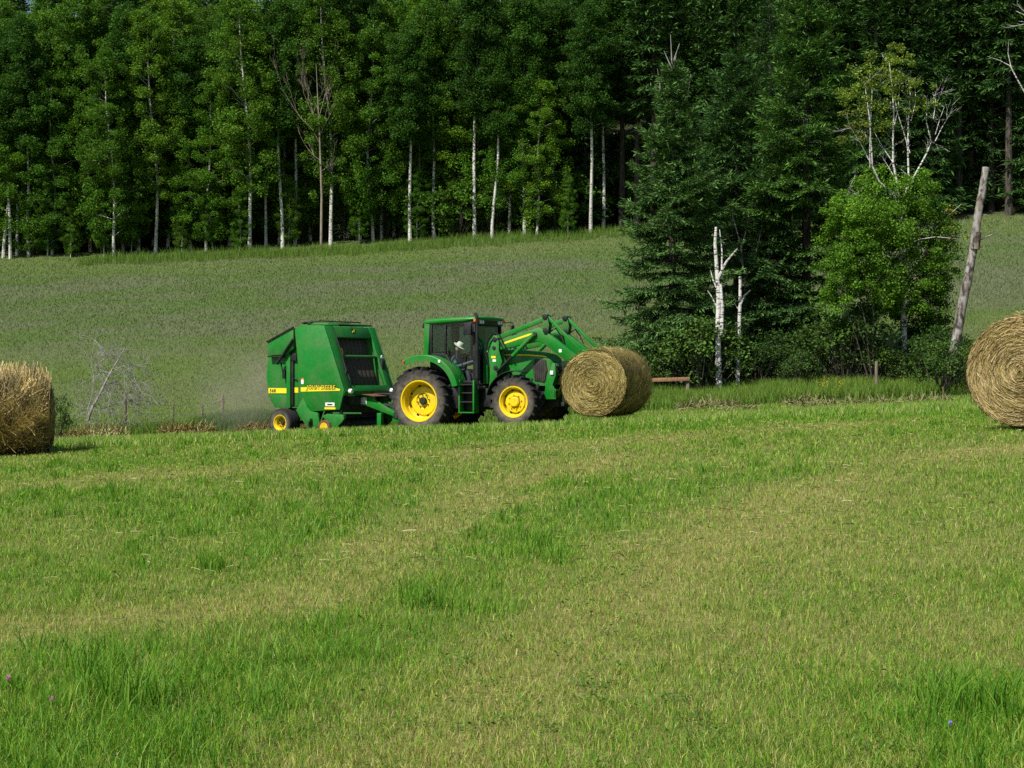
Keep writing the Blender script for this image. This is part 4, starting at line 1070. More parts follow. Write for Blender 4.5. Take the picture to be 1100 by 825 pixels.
def make_aspen(seed, h, crown0, cw, per=300, leaf=.135, base=(.034, .078, .012)):
    rng = np.random.RandomState(seed); r_ = random.Random(seed)
    m = MB(); nseg = 12; bx_, by_ = r_.uniform(-.5, .5), r_.uniform(-.5, .5); ph = r_.random() * 6
    def axis(t): return Vector((bx_ * math.sin(t * 2.4 + ph) * t + .12 * math.sin(t * 9 + ph), by_ * math.sin(t * 2.1 + ph) * t + .1 * math.cos(t * 8), t * h))
    r0 = .0064 * h
    m.tube([axis(i / nseg) - Vector((0, 0, .3 if i == 0 else 0)) for i in range(nseg + 1)], [r0 * (1.25 if i == 0 else 1) * (1 - i / nseg) ** .8 + .015 for i in range(nseg + 1)], 7)
    P_, C_ = [], []
    nb = int(h * 6.2)
    for i in range(nb):
        t = crown0 + (1 - crown0) * (i + r_.random()) / nb
        if r_.random() < .1: continue
        f = (t - crown0) / (1 - crown0)
        rad = cw * math.sqrt(max(.08, 1 - ((f - .42) / .62) ** 2)) * (.35 + .7 * r_.random()); az = i * 2.4 + r_.uniform(-.6, .6)
        a = axis(t - .03 if f > .1 else t); d = Vector((math.cos(az), math.sin(az), 0)); rise = rad * r_.uniform(.1, .75)
        tip = a + d * rad + Vector((0, 0, rise)); mid = a.lerp(tip, .55) + Vector((0, 0, .12 * rad))
        if r_.random() < .4: m.tube([a, mid, tip], [.028 * (1 - t) + .012, .014, .006], 4, False)
        for q, (pos, s) in enumerate(((tip, 1.), (mid + Vector((r_.uniform(-.3, .3), r_.uniform(-.3, .3), .1)), .75))):
            if q and r_.random() < .25: continue
            rr = r_.uniform(.32, .8) * s * (1.05 - .2 * f)
            n = int(per * rr * rr / .4)
            P_.append(clump_points(rng, pos, (rr * 1.1, rr * 1.1, rr * .8), n))
            tone = r_.uniform(.78, 1.18); yv = r_.uniform(-.1, .18)
            c = np.array(base) * tone * np.array([1 + yv, 1 + yv * .4, 1]); C_.append(np.tile(c, (n, 1)) * (.75 + .5 * rng.rand(n, 1)))
    for i in range(int(nb * .9)):                      # loose sprays all through the crown
        f = r_.random(); t = crown0 + (1 - crown0) * f; az = r_.random() * 6.28; q = cw * math.sqrt(max(.08, 1 - ((f - .42) / .62) ** 2)) * r_.random() ** .6
        pos = axis(t) + Vector((math.cos(az) * q, math.sin(az) * q, r_.uniform(-.4, .6))); rr = r_.uniform(.35, .7); n = int(per * .55)
        P_.append(clump_points(rng, pos, (rr, rr, rr * 1.25), n)); C_.append(np.tile(np.array(base) * r_.uniform(.75, 1.2), (n, 1)) * (.7 + .6 * rng.rand(n, 1)))
    top = axis(1.); P_.append(clump_points(rng, top, (.45, .45, .7), 120)); C_.append(np.tile(np.array(base) * 1.1, (120, 1)))
    P_ = np.concatenate(P_); C_ = np.concatenate(C_)
    V = leaf_quads(P_, leaf * (.7 + .6 * rng.rand(len(P_))), .35, rng, .75)
    tr = m.build('trunk', M['aspen_bark']); cr = link_mesh('crown', quads_mesh('crown', V, C_, M['aspen_leaf']))
    root = empty('aspen_tree'); tr.parent = root; cr.parent = root
    return root

def make_spruce(seed, h, rmax, z0, whorl=.33, nb=6, step=.16, tuft=.2, base=(.016, .042, .016), tip=(.03, .066, .022), dens=2, name='spruce_tree', bare=False, power=.8, trunk_r=None, shape=None):
    rng = np.random.RandomState(seed); r_ = random.Random(seed)
    m = MB(); r0 = trunk_r or .0115 * h
    m.tube([(0, 0, -.4), (.03, 0, h * .25), (-.03, .03, h * .6), (0, 0, h)], [r0 * 1.15, r0 * .9, r0 * .55, .012], 8)
    Vs, Cs = [], []
    z = z0 * h
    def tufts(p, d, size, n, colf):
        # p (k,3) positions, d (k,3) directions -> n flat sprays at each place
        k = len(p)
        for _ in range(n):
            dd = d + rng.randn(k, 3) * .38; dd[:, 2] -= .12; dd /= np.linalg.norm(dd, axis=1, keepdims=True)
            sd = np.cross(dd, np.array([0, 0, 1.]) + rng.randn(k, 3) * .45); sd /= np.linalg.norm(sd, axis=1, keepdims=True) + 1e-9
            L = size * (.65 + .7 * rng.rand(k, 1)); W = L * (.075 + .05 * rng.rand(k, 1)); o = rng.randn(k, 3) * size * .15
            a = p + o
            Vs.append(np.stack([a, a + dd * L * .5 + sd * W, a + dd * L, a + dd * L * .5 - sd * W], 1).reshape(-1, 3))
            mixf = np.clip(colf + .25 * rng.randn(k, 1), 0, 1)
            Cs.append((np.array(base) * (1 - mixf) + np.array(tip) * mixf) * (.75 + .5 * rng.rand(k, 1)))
    if bare:
        zz = h * .12
        while zz < z0 * h:
            az = r_.random() * 6.28; L = r_.uniform(.3, 1.3)
            m.tube([(0, 0, zz), (math.cos(az) * L * .6, math.sin(az) * L * .6, zz - .05), (math.cos(az) * L, math.sin(az) * L, zz - .22 * L)], [.025, .014, .006], 4, False); zz += r_.uniform(.15, .5)
    while z < h * .985:
        f = (z / h - z0) / (1 - z0)
        Lw = rmax * (1 - f) ** power * (min(1., .62 + f * 2.2)) + .12
        if shape: Lw *= shape(z)
        for b in range(nb):
            if r_.random() < .12: continue
            az = 2 * PI * (b + r_.random() * .8) / nb + z * 1.7; L = Lw * (r_.uniform(.5, 1.12) if r_.random() < .85 else r_.uniform(1.1, 1.35))
            up = .55 * f - .12 + r_.uniform(-.12, .12)
            ns = max(3, int(L / step)); s = np.linspace(.1, 1, ns)
            droop = -.42 * L * s ** 1.6 * (1 - f * .8) + .20 * L * s ** 4
            rad = L * s; zz = z + up * L * s + droop + r_.uniform(-.12, .12)
            wob = .05 * L * np.sin(s * 5 + r_.random() * 6)
            ca, sa = math.cos(az), math.sin(az)
            px = np.c_[rad * ca - wob * sa, rad * sa + wob * ca, zz]
            if L > .5: m.tube([(0, 0, z), tuple(px[ns // 2]), tuple(px[-1])], [.012 + .012 * L, .012, .005], 4, False)
            d = np.gradient(px, axis=0); d /= np.linalg.norm(d, axis=1, keepdims=True)
            k0 = 0 if f > .75 else int(ns * .18)
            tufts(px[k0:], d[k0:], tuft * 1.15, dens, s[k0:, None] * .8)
            side = np.cross(d, [0, 0, 1.])
            for sg in (-1, 1):
                for j in range(k0, ns):
                    tl = (.15 + .36 * L * (1 - s[j]) + .1 * L * (s[j] < .75)) * r_.uniform(.6, 1.2)
                    if tl < tuft * .6: continue
                    dr = d[j] * .75 + side[j] * sg; dr /= np.linalg.norm(dr)
                    nn = max(1, int(tl / (tuft * .62))); q = (np.arange(nn) + .5) / nn * tl
                    pp = px[j] + dr * q[:, None]; pp[:, 2] -= .28 * q ** 1.5
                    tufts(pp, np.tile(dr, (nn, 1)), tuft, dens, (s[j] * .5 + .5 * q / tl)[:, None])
        z += whorl * r_.uniform(.75, 1.25) * (1 - .35 * f)
    V = np.concatenate(Vs); C = np.concatenate(Cs)
    tr = m.build('trunk', M['spruce_bark']); cr = link_mesh('crown', quads_mesh('crown', V, C, M['needle']))
    root = empty(name); tr.parent = root; cr.parent = root
    return root

def make_shrub(seed, h, w, leaf=.09, n=26, per=70, base=(.05, .11, .018), name='leafy_shrub'):
    rng = np.random.RandomState(seed); r_ = random.Random(seed); m = MB(); P_, C_ = [], []
    for i in range(n):
        az = r_.random() * 6.28; f = r_.random() ** .7; rad = w * r_.random() ** .6 * (.55 + .6 * math.sin(f * PI))
        tip = Vector((math.cos(az) * rad, math.sin(az) * rad, h * (.12 + .88 * f)))
        b0 = Vector((tip.x * .15, tip.y * .15, -.15)); m.tube([b0, b0.lerp(tip, .5) + Vector((tip.x * .1, tip.y * .1, .1)), tip], [.018, .012, .005], 4, False)
        rr = r_.uniform(.2, .38) * (h ** .5) * .85
        k = int(per * r_.uniform(.7, 1.3)); P_.append(clump_points(rng, tip, (rr, rr, rr * .75), k))
        C_.append(np.tile(np.array(base) * r_.uniform(.7, 1.25), (k, 1)) * (.7 + .6 * rng.rand(k, 1)))
    P_ = np.concatenate(P_); C_ = np.concatenate(C_)
    V = leaf_quads(P_, leaf * (.7 + .6 * rng.rand(len(P_))), .4, rng)
    root = empty(name); m.build('stem', M['spruce_bark']).parent = root
    link_mesh('foliage', quads_mesh('foliage', V, C_, M['shrub_leaf'])).parent = root
    return root
def put(root, x, y, s=1., rz=0., sz=None, tilt=(0, 0), dz=-.05):
    root.location = (x, y, g1(x, y) + dz); root.rotation_euler = (tilt[0], tilt[1], rz); root.scale = (s, s, sz or s); return root
class Pool:
    """the first call hands out the source tree itself, later calls copies of it"""
    def __init__(s, maker): s.maker = maker; s.src = None
    def get(s):
        if s.src is None: s.src = s.maker(); return s.src
        return copy_tree(s.src)
# ------------------------------------------------------------------ the forest on the hillside
rr_ = random.Random(99)
aspens = [Pool(lambda s=s, h=h, c=c, w=w, b=b: make_aspen(s, h, c, w, base=b)) for s, h, c, w, b in (
    (1, 17, .10, 2.7, (.078, .185, .016)), (2, 18, .15, 2.7, (.088, .195, .018)), (3, 16, .08, 2.8, (.068, .170, .016)), (4, 19, .2, 2.6, (.086, .185, .018)), (5, 17.5, .12, 2.9, (.072, .178, .017)), (6, 15, .08, 2.6, (.095, .20, .018)), (7, 18, .52, 1.9, (.050, .13, .016)), (8, 19, .46, 2.0, (.046, .122, .016)))]
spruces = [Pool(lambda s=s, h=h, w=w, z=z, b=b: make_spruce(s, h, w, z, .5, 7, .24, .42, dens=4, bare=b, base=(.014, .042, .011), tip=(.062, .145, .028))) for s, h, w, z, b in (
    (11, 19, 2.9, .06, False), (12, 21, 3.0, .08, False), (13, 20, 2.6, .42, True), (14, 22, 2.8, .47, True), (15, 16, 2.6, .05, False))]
def wx(u, y): return (u - 550) / 1700 * y
ORD = ['first', 'second', 'third', 'fourth', 'fifth', 'sixth', 'seventh', 'eighth', 'ninth', 'tenth', 'eleventh', 'twelfth', 'thirteenth', 'fourteenth', 'fifteenth', 'sixteenth', 'seventeenth', 'eighteenth', 'nineteenth', 'twentieth', 'twenty-first', 'twenty-second', 'twenty-third', 'twenty-fourth', 'twenty-fifth', 'twenty-sixth', 'twenty-seventh', 'twenty-eighth', 'twenty-ninth', 'thirtieth', 'thirty-first', 'thirty-second', 'thirty-third', 'thirty-fourth', 'thirty-fifth', 'thirty-sixth', 'thirty-seventh', 'thirty-eighth', 'thirty-ninth', 'fortieth', 'forty-first', 'forty-second']
front = [(6, 0, .95), (20, 3, .8), (43, 1, .85), (58, 2, .9), (98, 1, 1.), (124, 0, .9), (169, 3, .9), (181, 1, 1.0), (222, 2, .85), (270, 3, 1.0), (332, 4, .9), (357, 3, 1.0), (375, 2, .85), (399, 0, .95), (425, 1, .95), (455, 5, .9), (495, 3, 1.02), (516, 0, .9), (547, 4, .9), (577, 5, .85), (594, 6, 1.), (636, 7, .95), (648, 6, .95)]
front = sorted(front + [(u, 6 + i % 2, .86 + .05 * (i % 4)) for i, u in enumerate((12, 33, 70, 86, 134, 150, 205, 245, 285, 302, 318, 388, 411, 440, 468, 508, 530, 562))])
GRP_E = 'aspens along the forest edge'
occupied = []
for i, (u, k, s) in enumerate(front):
    y = 116 + rr_.uniform(-2.2, 2.2); x = wx(u, y)
    t = put(aspens[k].get(), x, y, s, rr_.random() * 6.28, s * rr_.uniform(.85, 1.08), (rr_.uniform(-.03, .03), -.05 if u in (594, 636) else rr_.uniform(-.05, .05)))
    tag(t, f'pale aspen trunk at the forest edge, {ORD[i]} in the row from the left', 'tree', GRP_E); occupied.append((x, y))
edge_c = [(668, 2, 1.), (684, 3, .9), (702, 2, 1.08), (728, 1, .9), (760, 0, 1.), (792, 1, .95), (826, 4, 1.1), (858, 1, .92), (886, 3, .98), (912, 0, .95), (940, 1, 1.), (972, 3, .95), (1000, 0, 1.05), (1030, 2, 1.1), (1064, 3, 1.), (1083, 2, 1.12), (1108, 1, .95)]
for i, (u, k, s) in enumerate(edge_c):
    y = 116.5 + rr_.uniform(-1.2, 2.5); x = wx(u, y)
    t = put(spruces[k].get(), x, y, s, rr_.random() * 6.28)
    tag(t, f'dark conifer at the forest edge behind the near spruces, {ORD[i]} in its row', 'tree', 'conifers along the forest edge'); occupied.append((x, y))
count = {}
rowy = [118.5, 122, 126.5, 131.5, 138, 146, 156, 168, 182]
for ri, y0 in enumerate(rowy):
    sp = (2.3 if ri < 3 else 2.8) + .12 * ri; hw = .36 * y0 + 7
    x = -hw + rr_.random() * sp
    while x < hw:
        xx = x + rr_.uniform(-.9, .9); y = y0 + rr_.uniform(-1.8, 1.8); u = 550 + 1700 * xx / y
        x += sp * rr_.uniform(.8, 1.25)
        if any((xx - a) ** 2 + (y - b) ** 2 < 2.0 for a, b in occupied): continue
        if 630 < u < 690 and y < 149: continue     # the gap through which the white roof shows
        if 538 < u < 566 and y < 125: continue
        low = .6 if abs(u - 285) < 22 and y > 124 else 1.     # shorter trees leave a notch of sky between the crowns
        pa = .93 if u < 590 else (.5 if u < 640 else (.12 if u < 1150 else .1))
        if ri >= 5: pa *= .72
        if u < 60 and ri >= 5: pa = .1
        if rr_.random() < pa:
            k = rr_.randrange(6); t = put(aspens[k].get(), xx, y, low * rr_.uniform(.8, 1.08), rr_.random() * 6.28, None, (rr_.uniform(-.03, .03), rr_.uniform(-.03, .03)))
            lab = ('leafy aspen standing in the front ranks of the wood' if ri < 4 else 'leafy aspen far up the wooded hill'); g = 'aspens within the front ranks of the wood' if ri < 4 else 'aspens far up the wooded hill'
        else:
            k = rr_.randrange(5); t = put(spruces[k].get(), xx, y, low * rr_.uniform(.8, 1.08), rr_.random() * 6.28)
            lab = ('dark conifer standing in the front ranks of the wood' if ri < 4 else 'dark conifer far up the wooded hill'); g = 'conifers within the front ranks of the wood' if ri < 4 else 'conifers far up the wooded hill'
        tag(t, lab, 'tree', g); occupied.append((xx, y))
for u, y in ((8, 187), (60, 186), (120, 188), (160, 186), (182, 189), (215, 187), (340, 187), (400, 188)):
    tag(put(spruces[3].get(), wx(u, y), y, 1.25, u), 'dark conifer far up the wooded hill', 'tree', 'conifers far up the wooded hill')
# brush under the forest edge
GS = 'young aspens in front of the forest edge'
for i, (u, s) in enumerate(((35, .26), (52, .36), (76, .3), (112, .27), (142, .34), (196, .3), (228, .36), (258, .30), (310, .34), (386, .28), (448, .34), (486, .3), (610, .26))):
    y = 114.6 + rr_.uniform(-.8, 1.2); t = put(aspens[(0, 2, 5)[i % 3]].get(), wx(u, y), y, s, rr_.random() * 6.28, s * rr_.uniform(.85, 1.1))
    tag(t, f'young leafy aspen in front of the forest edge, {ORD[i]} from the left', 'tree', GS)
brush = [Pool(lambda s=s: make_shrub(s, 2.8, 1.7, .17, 46, 80, (.07, .165, .016))) for s in (41, 42, 43)]
for i in range(64):
    u = -60 + i * 12 + rr_.uniform(-7, 7); y = 117.4 + rr_.uniform(-1.8, 4.5)
    if 628 < u < 682: continue
    t = put(brush[i % 3].get(), wx(u, y), y, rr_.uniform(.85, 1.7), rr_.random() * 6.28); tag(t, 'low dark bush beneath the aspens at the forest edge', 'shrub', 'low bushes beneath the forest edge')
small = Pool(lambda: make_spruce(31, 5.5, 1.5, .04, .35, 6, .2, .26, dens=1, base=(.03, .065, .02), tip=(.06, .105, .03)))
for u, s in ((370, .8), (528, .95), (556, .7), (412, .6), (322, .7)):
    y = 117 + rr_.uniform(-.8, .8); t = put(small.get(), wx(u, y), y, s, rr_.random() * 6)
    tag(t, f'small young spruce among the aspen trunks, {dict([(370, "the second from the left"), (528, "the tallest of them"), (556, "the last to the right"), (412, "the shortest of them"), (322, "the first from the left")])[u]}', 'tree', 'young spruces under the aspens')

# bare-topped dead trees that stand in the edge of the wood
def branchy(m, p, d, L, r, depth, r_, spread=.6, up=.0, kids=3):
    n = 4; pts = [Vector(p)]; d = Vector(d).normalized()
    for i in range(n):
        d = (d + Vector((r_.gauss(0, .13), r_.gauss(0, .13), r_.gauss(0, .1) + up * .12))).normalized(); pts.append(pts[-1] + d * L / n)
    m.tube(pts, [r * (1 - .75 * i / n) for i in range(n + 1)], 6 if depth > 1 else 4, False)
    if depth > 0:
        for k in range(kids):
            i = r_.randrange(1, n + 1); ax = Vector((r_.gauss(0, 1), r_.gauss(0, 1), r_.gauss(0, .6))).normalized()
            nd = (d + ax * spread * r_.uniform(.7, 1.4)).normalized(); branchy(m, pts[i], nd, L * r_.uniform(.4, .7), r * (1 - .75 * i / n) * .8 + .003, depth - 1, r_, spread, up, kids)
r_ = random.Random(5)
m = MB(); m.tube([(0, 0, -.3), (.05, 0, 4), (-.1, .1, 8), (-.35, .1, 13.3)], [.095, .08, .055, .014], 8)
for z, az, L, e in ((7.6, 3.3, 4.2, 1.0), (8.1, .3, 3., 1.), (8.6, 3.0, 4.6, 1.3), (9.4, .1, 3.2, 1.1), (9.0, 2.9, 3., .7), (6.4, 3.5, 2., .3), (10, 3.2, 2.6, 1.), (5.6, .2, 1.4, .2)):
    branchy(m, (-.1 - (z - 8) * .05, .1, z), (math.cos(az), .25 * math.sin(az * 3), e * 2.1), L * 1.1, .021, 3, r_, .3, .8, 3)
t = m.build('dead_aspen', M['tan_wood']); put(t, wx(345, 112.6), 112.6); tag(t, 'bare dead aspen with upswept tan branches, just behind the baler at the forest edge', 'tree')
m = MB(); m.tube([(0, 0, 0), (.1, 0, 9), (.3, 0, 13.2), (.15, 0, 15)], [.09, .07, .04, .01], 6); branchy(m, (.3, 0, 13), (-.8, 0, .8), 3., .06, 2, r_, .5, .2, 3); branchy(m, (.2, 0, 11.5), (.7, 0, .6), 2.4, .05, 2, r_, .5, .2, 3)
t = m.build('dead_birch', M['birch_bark']); put(t, wx(1122, 111), 111); tag(t, 'bleached bare birch stem reaching in over the rightmost forest edge', 'tree')
br = tractor  # (no more parts are added to it below)
m = MB(); m.tube([(0, 0, 8.2), (-.9, 0, 9.7), (-1.6, 0, 11.0), (-2.3, .1, 11.4), (-3.2, .1, 11.7)], [.06, .05, .04, .022, .008], 6); m.tube([(-1.5, 0, 10.8), (-1.75, 0, 11.9), (-1.7, 0, 12.8)], [.03, .02, .006], 5)
m.tube([(0, 0, -.3), (.25, 0, 4), (0, 0, 8.2), (.1, .1, 10.5)], [.11, .09, .065, .02], 7)
t = m.build('dead_birch', M['birch_bark']); put(t, wx(1108, 113.5), 113.5); tag(t, 'broken birch with one bleached limb bent over the conifers on the right', 'tree')

for i, (u, y, s) in enumerate(((648, 123, 1.5), (668, 124, 1.2), (684, 122, 1.6), (640, 131, 1.7), (660, 133, .9), (678, 132, 1.7), (650, 141, .7), (671, 142, .7), (654, 148, .5), (694, 128, 1.6))):
    tag(put(brush[i % 3].get(), wx(u, y), y, s, i * .9), 'low dark bush beneath the aspens at the forest edge', 'shrub', 'low bushes beneath the forest edge')
for u, y, s in ((628, 126, .9), (690, 134, .95), (641, 144, .8), (684, 145, .9)):
    tag(put(spruces[3].get(), wx(u, y), y, s, u), 'dark conifer standing in the front ranks of the wood', 'tree', 'conifers within the front ranks of the wood')
# white-roofed cabin high in the wood
cy_, cx_ = 150.5, wx(660, 150.5); zc = 21.6
cab = empty('cabin', (cx_, cy_, g1(cx_, cy_)), .2); hgt = zc - g1(cx_, cy_)
hb = max(hgt - .3, 1.6)
m = MB(); m.box(-.9, .65, 0, 2.6, -1.5, hb); m.build('wall', M['spruce_bark'], cab)
m = MB(); m.prism([(-1.0, hb + .0), (.75, hb + .1), (.75, hb + .34), (-1.0, hb + .22)], -.35, 2.9); m.build('roof', M['white'], cab, .02)
tag(cab, 'small cabin with a bright white roof glimpsed between trunks in the dark wood', 'cabin')

# ------------------------------------------------------------------ near spruces at the field edge
def sheltered(z): return 1. if z > 2.4 else .8 + .2 * z / 2.4
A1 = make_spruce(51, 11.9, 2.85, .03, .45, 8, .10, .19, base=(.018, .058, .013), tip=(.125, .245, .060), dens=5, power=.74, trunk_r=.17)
put(A1, wx(722, 58.5), 58.5, 1., .4); tag(A1, 'big bushy blue-green spruce with bare sticks at its tip, right of the tractor', 'tree')
m = MB()
for a, b in (((0, 0, 11.5), (-.08, 0, 13.0)), ((0, 0, 11.9), (.32, .05, 12.7)), ((.0, 0, 11.7), (-.3, .1, 12.4)), ((0, 0, 11.6), (.1, -.1, 12.2)), ((-.5, 0, 10.9), (-.62, 0, 11.7)), ((.6, 0, 10.6), (.78, 0, 11.6)), ((.3, -.2, 11), (.42, -.2, 11.8))): m.tube([a, b], [.028, .008], 5)
m.build('leader', M['dead_wood'], A1)
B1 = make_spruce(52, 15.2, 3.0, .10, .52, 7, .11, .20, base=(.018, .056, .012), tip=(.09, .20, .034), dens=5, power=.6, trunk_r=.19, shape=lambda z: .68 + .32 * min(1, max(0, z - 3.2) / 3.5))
put(B1, wx(866, 60.5), 60.5, 1., 1.4); tag(B1, 'tall spruce with its dark lower trunk showing, between the white snags and the birch', 'tree')
C1 = make_spruce(53, 12.6, 2.9, .03, .44, 7, .12, .20, base=(.018, .052, .015), tip=(.07, .16, .036), dens=5, power=.6, trunk_r=.16)
put(C1, wx(792, 63.5), 63.5, 1., 2.4); tag(C1, 'dark dense spruce standing behind the two white birch snags', 'tree')
D1 = make_spruce(54, 14.5, 2.3, .22, .5, 6, .13, .18, base=(.017, .048, .013), tip=(.07, .16, .03), dens=4, power=.6, trunk_r=.16)
put(D1, wx(826, 68), 68, 1., 3.1); tag(D1, 'spruce farther back whose top shows above and between its two nearer neighbours', 'tree')

E1 = make_spruce(55, 7.6, 2.2, .04, .36, 7, .12, .2, base=(.018, .054, .014), tip=(.08, .175, .04), dens=5, power=.8, trunk_r=.1)
put(E1, wx(826, 60.2), 60.2, 1., 2.0); tag(E1, 'small full spruce filling the gap low between the white snags and the tall dark trunk', 'tree')
# white birch snags
def px(u, v, y): return Vector(((u - 550) / 1700 * y, y, (397 - v) / 1700 * y))
def limb(m, pts, y, r, n=7, jy=0., rnd=None, cap=True):
    """a limb laid out at its own distance y; jy swings it towards or away from the viewer"""
    q = [px(u, v, y) + Vector((0, jy * i / max(1, len(pts) - 1), 0)) for i, (u, v) in enumerate(pts)]
    m.tube(q, [r[0] + (r[1] - r[0]) * i / (len(pts) - 1) for i in range(len(pts))], n, cap)
def planted(m, name, mat, base, label, cat='tree', group=None):
    b = Vector((base.x, base.y, g1(base.x, base.y)))
    m.v = [tuple(Vector(v) - b) for v in m.v]
    o = m.build(name, mat); o.location = b; return tag(o, label, cat, group)
Y = 56.2
m = MB()
limb(m, [(773, 425), (772, 400), (771, 360), (772, 320), (770, 290), (768, 262), (769, 244)], Y, (.125, .045), 9)
limb(m, [(775, 360), (776, 330), (774, 305)], Y - .12, (.075, .05)); limb(m, [(771, 300), (779, 282), (790, 268)], Y, (.06, .02), 6, -.5); limb(m, [(775, 300), (776, 270), (774, 246)], Y, (.04, .012), 6, .3)
limb(m, [(770, 330), (764, 318), (760, 312)], Y, (.03, .01), 5); limb(m, [(771, 312), (766, 300), (764, 290)], Y, (.035, .01), 5, .2)
planted(m, 'birch_snag', M['birch_bark'], px(773, 420, Y), 'taller white dead birch trunk with a forked side branch, in front of the spruces', group='white birch snags')
m = MB(); Y = 56.8
limb(m, [(792, 420), (793, 395), (794, 350), (795, 320), (795, 297)], Y, (.08, .05), 8)
limb(m, [(795, 328), (799, 318), (805, 312)], Y, (.045, .02), 6, -.2); limb(m, [(795, 335), (788, 325)], Y, (.02, .01), 5); limb(m, [(794, 350), (789, 352)], Y, (.02, .01), 5)
planted(m, 'birch_snag', M['birch_bark'], px(792, 420, Y), 'shorter thin white birch snag with a Y fork, right of the taller one', group='white birch snags')
m = MB(); Y = 60.2; r_ = random.Random(8)
for pts in ([(800, 300), (795, 262), (786, 232), (787, 215)], [(795, 270), (803, 245), (806, 225)], [(800, 300), (812, 270), (818, 240)], [(798, 285), (790, 268), (780, 250)]): limb(m, pts, Y, (.035, .008), 5, r_.uniform(-.4, .4))
limb(m, [(802, 415), (801, 360), (800, 300)], Y, (.06, .036), 6)
planted(m, 'dead_sapling', M['dead_wood'], px(802, 415, Y), 'thin grey leafless sapling among the spruce boughs behind the white snags')
# leaning snag
m = MB(); Y = 54.
limb(m, [(1016, 424), (1022, 388), (1027, 366), (1033, 330), (1040, 296), (1046, 262), (1051, 225), (1056, 198), (1058.5, 180)], Y, (.19, .12), 12)
limb(m, [(1046, 262), (1058, 255), (1072, 250), (1082, 238)], Y, (.03, .006), 5, .3); limb(m, [(1051, 232), (1060, 231)], Y, (.025, .012), 5)
m.tube([px(1046, 268, Y) + Vector((0, -.1, 0)), px(1048, 250, Y) + Vector((0, -.12, 0))], [.165, .155], 9)
planted(m, 'leaning_snag', M['snag_bark'], px(1016, 422, Y), 'leaning grey dead trunk with a broken flat top, left of the big tan bale')

# the birch with bare white limbs, and the leafy trees round its foot
Y = 57.3
m = MB()
limb(m, [(973, 425), (972, 390), (971, 350), (969, 310), (968, 270), (967, 240), (967, 222)], Y, (.11, .075), 9)
L_ = [([(967, 222), (957, 208), (942, 196), (934, 180), (932, 160), (929, 130), (923, 95)], .075, -.8), ([(934, 180), (933, 140), (934, 100), (930, 84)], .045, -.5), ([(933, 172), (922, 155), (910, 140)], .03, -.5),
      ([(967, 222), (963, 195), (959, 175), (959, 150), (960, 120), (958, 90), (955, 66)], .08, .1), ([(959, 175), (951, 160), (942, 140)], .032, .5), ([(963, 195), (956, 180), (953, 172)], .03, .4), ([(960, 135), (965, 118), (968, 90)], .03, .3),
      ([(967, 222), (974, 205), (977, 188), (977, 165), (978, 130), (981, 100), (979, 80)], .08, .6), ([(977, 165), (970, 140), (964, 120), (962, 104)], .035, .2), ([(978, 130), (985, 108), (986, 92)], .03, .5),
      ([(972, 208), (985, 185), (998, 163), (1004, 150), (1000, 128), (1002, 112)], .06, .9), ([(1004, 152), (1012, 138), (1020, 126)], .028, .4), ([(1002, 128), (1006, 110), (1007, 100)], .02, .4), ([(1004, 145), (1010, 128), (1016, 114)], .02, .3),
      ([(968, 265), (985, 258), (1000, 256), (1022, 259)], .035, -.9), ([(968, 280), (1000, 250), (1016, 233), (1030, 220)], .03, -.3), ([(936, 218), (920, 222), (908, 208)], .022, -.4), ([(967, 240), (940, 222), (915, 210)], .03, -.5)]
for pts, r, jy in L_: limb(m, pts, Y, (r * .58, r * .15 + .003), 6, jy, None, False)
r_ = random.Random(77)
for pts, r, jy in L_:
    for _ in range(5):
        i = r_.randrange(1, len(pts)); p0 = px(*pts[i], Y) + Vector((0, jy * i / (len(pts) - 1), 0)); branchy(m, p0, (r_.gauss(0, 1), r_.gauss(0, .7), r_.gauss(.7, .5)), r_.uniform(.3, .8), .005, 1, r_, .6, .3, 3)
b = Vector((px(973, 420, Y).x, Y, g1(px(973, 420, Y).x, Y))); m.v = [tuple(Vector(v) - b) for v in m.v]
birch = empty('birch_tree', b); m.build('trunk', M['birch_bark'], birch)
tag(birch, 'tall birch with white forked limbs and thin yellow-green leaves at the top', 'tree')
def leaf_crown(name, parent, org, groups, seed, leaf, mat):
    """groups: (u, v, ru_px, rv_px, ry, clumps, leaves per clump, clump radius, colour)"""
    rng = np.random.RandomState(seed); P_, C_ = [], []
    for (u, v, ru, rv, ry, nc, per, cr, colr) in groups:
        c0 = px(u, v, Y) - org; s = Y / 1700
        for _ in range(nc):
            d = rng.randn(3); d /= np.linalg.norm(d); d *= rng.rand() ** .4 * rng.uniform(.9, 1.18)
            c = np.array(c0) + d * np.array([ru * s, ry, rv * s]); k = max(4, int(1.9 * per * rng.uniform(.6, 1.3))); q = cr * rng.uniform(.55, 1.25)
            P_.append(clump_points(rng, c, (q, q, q * .7), k)); C_.append(np.tile(np.array(colr) * rng.uniform(.75, 1.25), (k, 1)) * (.7 + .6 * rng.rand(k, 1)))
    P_ = np.concatenate(P_); C_ = np.concatenate(C_); V = leaf_quads(P_, leaf * (.7 + .6 * rng.rand(len(P_))), .35, rng, .75)
    return link_mesh(name, quads_mesh(name, V, C_, mat), parent)
YG = (.175, .25, .035); MG = (.10, .215, .018); BG = (.115, .245, .02); DG = (.065, .15, .014)
